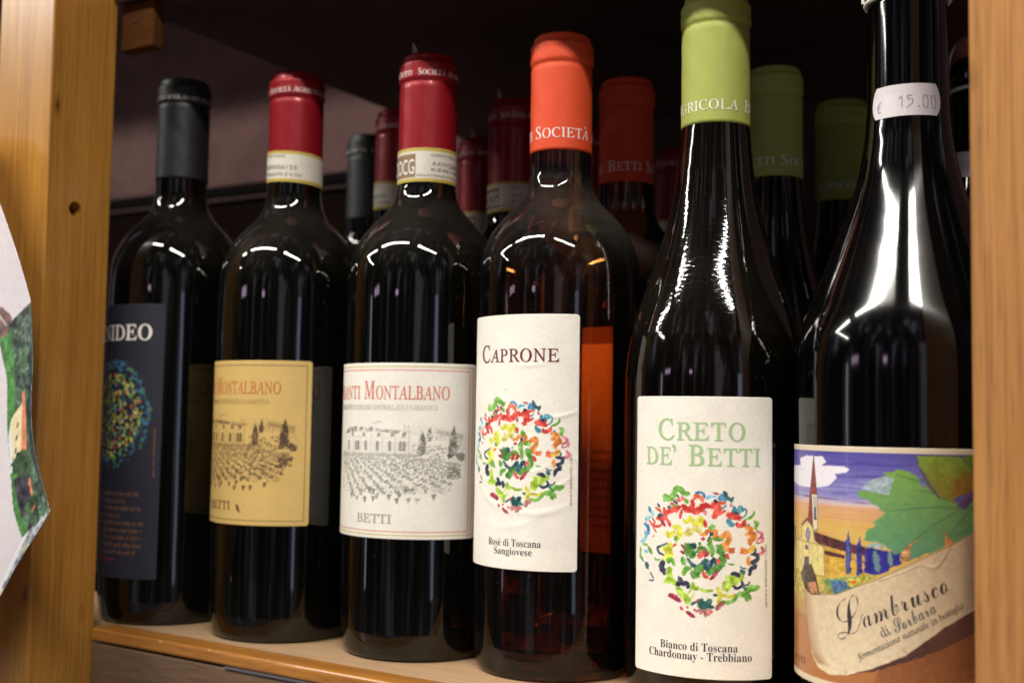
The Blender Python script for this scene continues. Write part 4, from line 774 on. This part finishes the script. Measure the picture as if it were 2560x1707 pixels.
# ---- bottle 6: sparkling red with tied cork
LP = {"cloud": "-54.7 95.8 -40.3 96.6 -41.2 99.1 -35.0 100.3 -24.5 100.3 -22.8 98.3 -25.4 97.0 -14.5 97.1 -12.5 96.1 -13.9 94.8 -18.8 94.3 -17.7 92.9 -19.6 91.3 -22.0 89.7 -30.3 88.5 -41.3 88.8 -54.7 90.0", "spire": "-29.9 100.7 -28.0 86.3 -31.4 86.3 -30.8 75.4 -33.7 76.4 -32.5 86.0", "tower": "-31.4 86.3 -27.7 86.3 -27.5 73.3 -30.3 73.1", "twin": "-29.8 81.6 -28.4 81.7 -28.2 76.9 -29.8 76.8", "front": "-39.5 74.7 -34.4 77.3 -30.3 74.6 -29.8 69.5 -24.1 67.4 -23.7 57.0 -47.7 56.3 -46.0 67.8 -39.5 69.7", "gable": "-39.5 74.3 -34.4 77.3 -30.3 74.6 -30.3 73.8 -34.4 76.2 -39.1 73.6", "rose": "-35.0 70.9 -32.8 71.1", "door": "-37.1 62.6 -33.1 63.1 -33.1 60.0 -37.1 59.5", "roof": "-30.3 72.8 -6.4 69.1 -6.4 65.9 -28.8 68.7", "nave": "-25.4 67.9 -6.4 66.5 -6.4 59.6 -23.7 57.0", "roof2": "-23.7 66.3 -14.6 65.7 -14.6 64.3 -23.7 64.8", "cy1": "-13.1 74.3 -12.0 70.1 -12.0 59.6 -14.0 58.8 -14.3 69.9", "cy2": "-8.5 73.0 -7.8 69.3 -7.6 60.1 -9.8 58.7 -9.7 69.1", "grove": "-6.4 69.1 0.5 68.2 6.0 69.1 5.7 64.6 -2.3 59.7 -7.0 60.1", "leaf": "-9.7 87.1 -8.7 88.6 -4.8 89.1 0.6 87.7 3.4 93.5 -0.4 95.1 4.0 96.4 8.4 96.3 11.0 94.9 12.6 91.6 16.4 89.7 18.0 91.1 20.2 87.2 24.7 86.2 31.6 88.5 31.5 76.0 8.2 65.3 8.2 69.2 3.8 67.3 1.1 69.9 -2.8 71.4 -7.0 71.6 -6.3 74.6 -2.8 77.1 -4.0 78.2 0.6 81.4 -3.9 84.6", "leaf2": "10.8 101.8 25.7 101.8 30.8 96.4 31.7 93.6 31.6 89.0 23.0 86.1 18.0 87.7 14.8 91.0 12.1 96.1", "gl1": "-8.1 89.5 -3.9 92.9 0.7 94.3 3.7 93.5 1.8 87.7 -1.6 88.4 -4.8 89.1", "gl2": "-6.7 69.1 -4.0 71.0 -1.7 70.9 1.1 69.1", "tw": "23.0 87.3 31.6 90.2 31.6 87.9 27.0 83.4 25.0 84.5", "bark": "5.5 67.4 7.7 70.9 12.5 73.4 9.3 71.0 8.2 65.3 6.0 64.6", "bark2": "20.1 76.2 21.2 73.7 22.9 73.1 22.3 70.9 20.1 71.1", "scroll": "-26.9 50.1 -18.2 51.3 -12.7 53.7 -1.8 58.6 3.8 61.6 10.8 65.4 17.9 69.1 22.3 71.4 31.5 76.0 31.2 50.1 19.8 43.4 6.9 33.1 -4.2 27.3 -14.1 23.5 -21.4 22.4 -27.4 23.8 -31.5 28.4 -34.4 38.7 -37.1 50.4 -31.4 49.4", "curl": "-40.4 56.0 -36.4 59.9 -31.4 60.3 -28.3 55.8 -26.4 50.1 -31.4 49.4 -36.4 51.1", "curl2": "-35.0 53.1 -28.8 54.6 -26.9 50.1 -31.4 49.7", "bush": "-25.0 55.7 -2.3 60.0 -12.7 53.7 -19.0 50.6 -21.3 52.6", "bush2": "-14.7 57.0 -2.3 60.0 -7.6 57.2 -12.7 54.6", "blueb": "-21.3 56.2 -14.0 56.5 -12.7 54.3 -19.0 51.2", "shade": "31.2 50.1 31.1 41.8 14.4 33.7 -1.9 27.1 -14.1 23.5 -4.2 27.3 6.9 33.1 19.8 43.4", "fold": "-1.8 58.3 7.1 62.4 12.4 64.9 17.3 64.6 22.3 71.4 18.9 64.6 16.7 62.9 11.9 63.8 3.8 59.3", "l0": "-54.7 102.2 31.8 104.1", "l1": "-54.7 82.9 -3.9 84.6", "l2": "-54.7 54.2 -39.5 56.2", "l3": "-54.6 38.3 -36.4 41.3", "lb": "-54.6 20.0 -39.6 19.5", "left": "-54.7 73.9 -47.7 72.7 -47.7 67.6 -54.7 60.5 -54.7 61.8", "sp2": "-36.4 60.8 -32.0 59.6"}
def lamb_label(cv):
    cv.grad(86, 104.4, '8f8cc4', '51469c'); cv.grad(83.5, 86, 'c9a6a4', '9a92c0'); cv.grad(77, 83.5, 'd9a868', 'd8a07c'); cv.grad(54, 77, 'd6b45c', 'dbb060'); cv.grad(41, 54, 'b98a54', 'cdb968'); cv.grad(0, 41, 'b06c3c', 'b27a4c')
    for k in range(150):
        z = random.uniform(84, 102); x = random.uniform(-60, 40); cv.stroke([(x, z), (x+random.uniform(6, 22), z+random.uniform(-.4, .4))], random.uniform(.2, .6), random.choice(['473c92', '6a62b0', 'a5a3d2', '7a74ba', 'b8b4da'] if z < 93 else ['473c92', '5b50a6', '4a4098']), .45, .6, .5)
    for k in range(90):
        z = random.uniform(62, 84); x = random.uniform(-60, 10); cv.stroke([(x, z), (x+random.uniform(6, 18), z+random.uniform(-.3, .3))], random.uniform(.2, .6), random.choice(['e0b478', 'd08f60', 'e8c070', 'c9964e']), .35, .6, .5)
    for k in range(3): cv.stroke([(-58, 84.6-k*.8), (-20+k*8, 84.2-k*.5), (4, 83.6)], .5, 'd8c4c8', .7, .5, .5)
    p = lambda n, *a, **k: cv.poly(LP[n], *a, **k)
    def edge(n, col='2f2a30', wd=.28, al=.8):
        q = list(map(float, LP[n].split())); pt = list(zip(q[::2], q[1::2])); 
        for a, b2 in zip(pt, pt[1:]+pt[:1]): cv.stroke([a, b2], wd, col, al, 0, .3)
    p('cloud', 'efe9f2', 1, .15); cv.poly('-56 96 -40 96 -28 95 -20 93.5 -22 90 -40 89 -56 90', 'ece6f0'); cv.stroke([(-57, 94), (-40, 92), (-22, 92.5)], 4, 'efe9f2', 1, .2, .2)
    p('left', '5c7c74', .8, .3, .2)
    p('tower', 'e2d8b4', 1); p('twin', '555072', 1); edge('tower'); p('spire', '8a3636', 1, 0, .15); edge('spire', '4a2026')
    cv.stroke([(-29.7, 85.5), (-29.7, 81.5)], .5, '8a86a8'); cv.stroke([(-28.6, 85.5), (-28.6, 81.5)], .5, '8a86a8')
    p('nave', 'd4a848', 1, 0, .1); p('roof', '5c3438', 1, .1, .2); p('roof2', '5c3438', 1, .1, .2); p('front', 'e0cf88', 1, 0, .06); edge('front', '6a5038'); p('gable', '7a3c38', 1)
    cv.stroke([(-34, 72.9), (-34, 69.3)], 3.6, '6c6488', 1, .5); cv.stroke([(-34, 72.2), (-34, 70.0)], 1.9, '9a92ac', 1, .5); cv.poly('-36.5 65.5 -33.6 65.5 -33.6 66.6 -35 67.4 -36.5 66.6', '6c5c7c')
    p('door', '4c4c78', 1); p('door', '8a5a48', .35)
    for x in (-42, -38.4, -31.2, -27.5): cv.stroke([(x, 57), (x, 69)], .3, 'b09c68', .8, 0)
    cv.stroke([(-46, 68.4), (-24, 68.2)], .4, '8f7850', .8, 0)
    for k in range(7): cv.stroke([(-13+k*1.1, 65.5-k*.2), (-12.6+k*1.1, 64.3-k*.2)], .4, '3c2c60', .6)
    p('grove', '34308a', 1, .5, .12); cv.stroke([(-3, 67.5), (-2, 61.5)], 2, '7aa08c', .8, .3, .8); cv.stroke([(2, 68), (2.2, 64)], 1.6, '8aa890', .8, .3, .8); cv.stroke([(-5, 67), (-5.2, 61)], 1, '28246c', .7)
    p('cy1', '3c3a8c', 1, .35, .25); p('cy2', '3c3a8c', 1, .35, .25); cv.stroke([(-13.1, 74.5), (-13.1, 58.8)], .4, '6f9a5c', .6)
    cv.poly('-56 54 -46 57 -24 56.5 -2 59.8 -12.7 53.7 -19 50.6 -30 48 -56 48', 'b8a85c', 1, .5, .2); p('bush', '7c9a58', 1, .5, .15); p('blueb', '4f6fa0', .9, .4, .3); p('bush2', 'c2b448', 1, .5, .3)
    for k in range(70): x = random.uniform(-54, -37); z = random.uniform(38, 46); cv.stroke([(x, z), (x+.8, z+random.uniform(-.8, .9))], .5, random.choice(['c9b060', '9a6a3c', 'b58a4c', '8a5c3c']), .7, .3, .6)
    cv.poly('-12.5 56.8 -9.6 57.4 -11 55.2', 'd86a30', .9)
    # vine leaves
    p('gl1', '9fb0b4', 1, .2, .1); p('leaf', '5f9270', 1, .5, .03, col2='7fa850'); p('gl1', 'a5b4bc', .85, .2, .1); p('gl2', 'a8bab8', 1, .2, .1)
    cv.poly('31 76 50 84 56 104 30 104 31 90', '4f8050', 1, .3, .15)
    for a, b2 in (((30, 84), (0, 82)), ((26, 84), (6, 69)), ((28, 86), (4, 95)), ((30, 84), (20, 72)), ((30, 84), (10, 90))): cv.stroke([a, ((a[0]+b2[0])/2, (a[1]+b2[1])/2+1), b2], .35, '386048', .7, .5, .5)
    for k in range(160): x = random.uniform(-4, 32); z = random.uniform(70, 93); cv.stroke([(x, z), (x+2.5, z+random.uniform(.2, 1.4))], .4, random.choice(['3f7450', '68984c', '5a9060', '4c7c48']), .22, .5, .6)
    p('leaf2', '8a7a30', 1, .45, .07, col2='7f9a38'); cv.poly('22 88 31.5 89 31.6 94 28.6 97.5 24 94', '9a6428', .7, .6, .1); cv.poly('31.5 88.5 44 92 52 104 26 102 30.8 96.5', '6c8430', 1, .4, .08); edge('leaf2', '3c5030', .3, .5)
    cv.stroke([(12.5, 97), (15, 92), (18.2, 87.6)], .9, '4c4c70', .9, .3); p('tw', '5c5488', 1, .2, .2); cv.stroke([(25, 84.5), (28, 86.8), (33, 90)], .7, '7c3830', .9)
    p('bark', 'c08c5c', 1, .3, .25); p('bark2', 'b87c4c', 1, .3, .25)
    # scroll
    cv.poly('31 50 56 62 56 20 31 20', '96623c', 1, .2, .12); p('shade', '4c3430', 1, .3, .06, col2='6a443c'); cv.poly('31 50 50 60 54 52 31 41.5', '4c3430', 1, .3, .2)
    cv.poly('-1.9 27 14 33.6 31 41.6 50 50 50 30 20 24 -4 22', '98603a', 1, .5, .05, col2='8a5434')
    p('scroll', 'e4d2b2', 1, .12, .03, col2='d4b896'); cv.poly('31.4 50.1 50 60 50 84 31.5 76', 'b89470', 1, .1, .05)
    for k in range(14): t = k/14.; cv.stroke([(-37.1+.45*k, 50), (-34.6+.5*k, 38.7), (-31.5+.5*k, 29.5), (-27.4+.5*k, 25.6)], 1.0, '9a6c4c', .34*(1-t), 0, .2)
    for k in range(10): t = k/10.; cv.stroke([(31.4-.6*k, 75-.3*k), (31.2-.6*k, 51-.3*k)], 1.2, '7c5844', .32*(1-t), 0, .2)
    p('curl', '4c3c34', 1, .15, .2); p('sp2', 'b0683c', 1, .2); p('curl2', 'b87c60', 1, .3, .15); edge('curl', '3c2c28', .3, .6)
    p('fold', 'e6d2b4', .8, .3, .05); cv.stroke([(-1.8, 57.6), (7, 61.4), (12, 63.9), (17, 63.4), (22, 70)], .5, 'a07c60', .6, .3, .5); cv.stroke([(22.3, 71.4), (18.9, 64.6), (16, 62)], .5, 'a8866a', .7, .4)
    q = list(map(float, LP['scroll'].split())); pt = list(zip(q[::2], q[1::2]))[:9]
    for a, b2 in zip(pt, pt[1:]): cv.stroke([a, b2], .3, '7c5c44', .6, 0, .4)
    cv.stroke([(6, 35), (8, 33), (7, 31.5)], .3, '6c4c3c', .7); cv.stroke([(-14, 25.5), (-14.5, 23.5)], .3, '8c6c54', .7)
    # maker's ring at lower left
    cv.stroke([(-49+5.2*math.cos(t*.5236), 32+4.6*math.sin(t*.5236)) for t in range(13)], .4, '4c3c38', .8, 0, .2)
    # cream borders
    cv.poly([(-70, 102.3), (70, 102.3), (70, 106), (-70, 106)], 'dfcfb4'); cv.poly([(-70, 15), (70, 15), (70, 20), (-70, 20)], 'dfcfb4')
def sticker(root, R, rot, dz, tilt=0.0):
    """price label with scalloped short ends"""
    n = 46; m_ = 14; V = []; F = []
    lr = lambda z: float(np.interp(z, [q[0] for q in LAMB], [q[1] for q in LAMB]))
    wr = lambda a, z: wrap_pt(lr(z), math.radians(a)*lr(z), z, .3)
    zs = np.linspace(228.8, 241.2, m_)
    for z in zs:
        t = abs(2*(z-235)/12.4); ext = 9.0*(1-t**2)**.75+(1.2 if t > .9 else 0)
        for k in range(n):
            a = -33.5-ext+(84+2*ext)*k/(n-1); V.append(wr(a+rot, z+dz+tilt*(a-8)))
    for j in range(m_-1):
        for k in range(n-1): F.append((j*n+k, j*n+k+1, (j+1)*n+k+1, (j+1)*n+k))
    me = mesh('price_sticker', V, F); o = link('price_sticker', me, M['sticker'], root)
    rd = lambda a: math.radians(a+rot)*R
    sk = tilt/(math.radians(1)*R)
    P_ = lambda a, z: (rd(a), z+dz+tilt*(a-8))
    def T(t, a0, a1, z, h, mt='i_price', wt=0): s0, z0 = P_(a0, z); s1, z1 = P_(a1, z); lettering(o, R, t, 'sans', s0, z0, s1, z1, h, M[mt], .34, wt=wt)
    # printed digits in angular strokes
    def dig(paths, a, z, w_, h_):
        cvs = []
        for p in paths:
            for (x0, y0), (x1, y1) in zip(p, p[1:]): cvs.append(((x0, y0), (x1, y1)))
        V = []; F = []
        for (x0, y0), (x1, y1) in cvs:
            d = math.hypot((x1-x0)*w_, (y1-y0)*h_) or 1; nx, ny = -(y1-y0)*h_/d*.15, (x1-x0)*w_/d*.15
            n0 = len(V)
            for k in range(3):
                for sg in (-1, 1):
                    u = k/2; s = math.radians(a+rot)*R+(x0+(x1-x0)*u)*w_+nx*sg; zz = z+dz+tilt*(a-8)+(y0+(y1-y0)*u)*h_+ny*sg
                    V.append(wrap_pt(R, s, zz, lr(zz)-R+.42))
            F += [(n0, n0+1, n0+3, n0+2), (n0+2, n0+3, n0+5, n0+4)]
        link('lettering', mesh('lettering', V, F), M['i_price'], o, False)
    one = [[(.0, .75), (.5, 1), (.5, 0)]]; five = [[(.8, 1), (.1, 1), (.1, .72)], [(.1, .72), (.9, .68), (.8, .35), (0, 0)]]; zero = [[(.15, .05), (.0, .5), (.1, .95), (.75, 1), (.85, .5), (.75, 0), (.15, .05)]]
    dig(one, 0, 232.0, 2.2, 4.6); dig(five, 10.5, 231.8, 2.4, 4.8); dig([[(0, 0), (.3, 0), (.3, .2)]], 25, 232.1, 1.6, 2); dig(zero, 31.5, 231.6, 2.3, 5.0); dig(zero, 43, 231.5, 2.3, 5.0)
    dig([[(1, .95), (.35, .8), (.1, .4), (.4, 0), (1, .05)], [(-.1, .58), (.8, .58)], [(-.1, .38), (.7, .38)]], -32, 231.2, 1.9, 4.4)
    return o
M['sticker'] = mat_plain('sticker_paper', (.74, .68, .72), .6)
def lambrusco(loc, rz, label, grp, srot, sdz, tilt):
    r = empty('wine_bottle', (*loc, 0), label, 'wine bottle', grp, rz)
    lathe('body', lamb_profile(), M['glass_black'], r, 128)
    ck = [(291, 0), (291, 10), (293, 10.2), (294, 12.6), (297, 13.6), (301, 13.4), (304, 12.2), (305.2, 9), (305.4, 0)]
    lathe('cork', ck, M['cork'], r, 48, lambda a, z: .25*math.sin(5*a+z)+.15*math.sin(11*a))
    # string: a loop under the lip and two strands over the cork
    def tube(pts, rad, closed=False):
        cu_ = bpy.data.curves.new('string', 'CURVE'); cu_.dimensions = '3D'; cu_.bevel_depth = rad*MM; cu_.bevel_resolution = 2
        s = cu_.splines.new('POLY'); s.points.add(len(pts)-1); s.use_cyclic_u = closed
        for q, p in zip(s.points, pts): q.co = (*[x*MM for x in p], 1)
        o = bpy.data.objects.new('string', cu_); COL.objects.link(o); me = bpy.data.meshes.new_from_object(o); bpy.data.objects.remove(o); return link('string', me, M['string'], r)
    tube([(15.6*math.sin(a), -15.6*math.cos(a), 277.4+.25*math.sin(3*a)) for a in [k*math.pi/32 for k in range(64)]], .95, True)
    for ph in (.35, 1.9):
        tube([((16.4*math.sin(t)**1 if False else 16.6*math.cos(t))*math.cos(ph), 16.6*math.cos(t)*math.sin(ph), 278+29.5*max(0, math.sin(t))**.55) for t in [k*math.pi/24 for k in range(25)]], .7)
    cv = Canvas(-60, 52, 17.6, 104.3, .3, 'dfcfb4'); lamb_label(cv)
    o = sheet('label', cv, r, 43.0, M['print_gloss'], off=.15); R = 43.0
    o['label'] = 'label with a drawn church, vine leaves and a parchment scroll'
    lettering(o, R, 'L', 'script', -16.8, 35.2, -4.6, 41.6, 12.2, M['i_black'], .24, wt=-.02)
    lettering(o, R, 'ambrusco', 'script', -6.8, 41.0, 21.6, 55.6, 7.2, M['i_black'], .24, wt=-.008)
    lettering(o, R, 'di', 'roman', -.7, 38.4, 2.4, 40.1, 3.2, M['i_num'], .24, wt=.01)
    lettering(o, R, 'Sorbara', 'script', 4.0, 40.4, 17.4, 48.6, 4.6, M['i_num'], .24)
    lettering(o, R, 'fermentazione naturale in bottiglia', 'italic', -9, 29.4, 26.6, 50.2, 2.2, M['i_black'], .24, wt=.004)
    lettering(o, R, 'CD', 'roman', -51.6, 30.3, -46.4, 30.3, 4, M['i_brown'], .24)
    lettering(o, R, 'C.MUTI', 'roman', -54.5, 23.2, -36, 23.2, 2.2, M['i_brown'], .24, wt=.01)
    sticker(r, 15.3, srot, sdz, tilt)
    return r
GC_FIX = None
r6 = lambrusco(B[6], 0, 'large black sparkling bottle with church and scroll label, price sticker on its neck', FRONT, 0, 0, 0)

# ------------------------------------------------------------------ back rows
def copy_tree(src, loc, rz, label, grp):
    def cp(o, par):
        c = o.copy(); COL.objects.link(c)
        if par is not None: c.parent = par
        for ch in list(o.children): cp(ch, c)
        return c
    r = cp(src, None); r.location = (loc[0]*MM, loc[1]*MM, 0); r.rotation_euler = (0, 0, math.radians(rz)); r['label'] = label; r['group'] = grp; return r
copy_tree(r1, (-483.9, 616.0), 60, 'black-capped wine bottle in the back, left of the rear crimson capsules', REAR)
copy_tree(r2, (-410.3, 551.6), -40, 'crimson-capped wine bottle half hidden left of the white villa label bottle', REAR)
copy_tree(r3, (-402.0, 628.5), 12, 'dim crimson-capped wine bottle far back, just right of the white villa bottle neck', REAR)
copy_tree(r3, (-334.6, 558.5), -14, 'crimson-capped wine bottle in the second row, left of the bright orange capsule', REAR)
copy_tree(r3, (-324.0, 637.0), 40, 'crimson-capped wine bottle seen as a sliver between the two orange capsules', REAR)
copy_tree(r3, (-299.1, 711.8), 70, 'crimson-capped wine bottle farthest back, between the shaded orange and lime capsules', REAR)
copy_tree(r4, (-259.3, 548.8), 94.7, 'rosé bottle with shaded red-orange capsule directly behind the bright orange one', REAR)
copy_tree(r5, (-190.9, 584.7), -126.9, 'lime-capped bottle in shade, directly right of the front lime capsule', REAR)
copy_tree(r5, (-176.1, 662.7), 16, 'dark lime-capped bottle farthest back, left of the sparkling bottle neck', REAR)
lambrusco((-90.2, 602.5), 0, 'black bottle with tied cork and price sticker, behind the sparkling bottle at the right post', REAR, -66, 5.0, -.03)
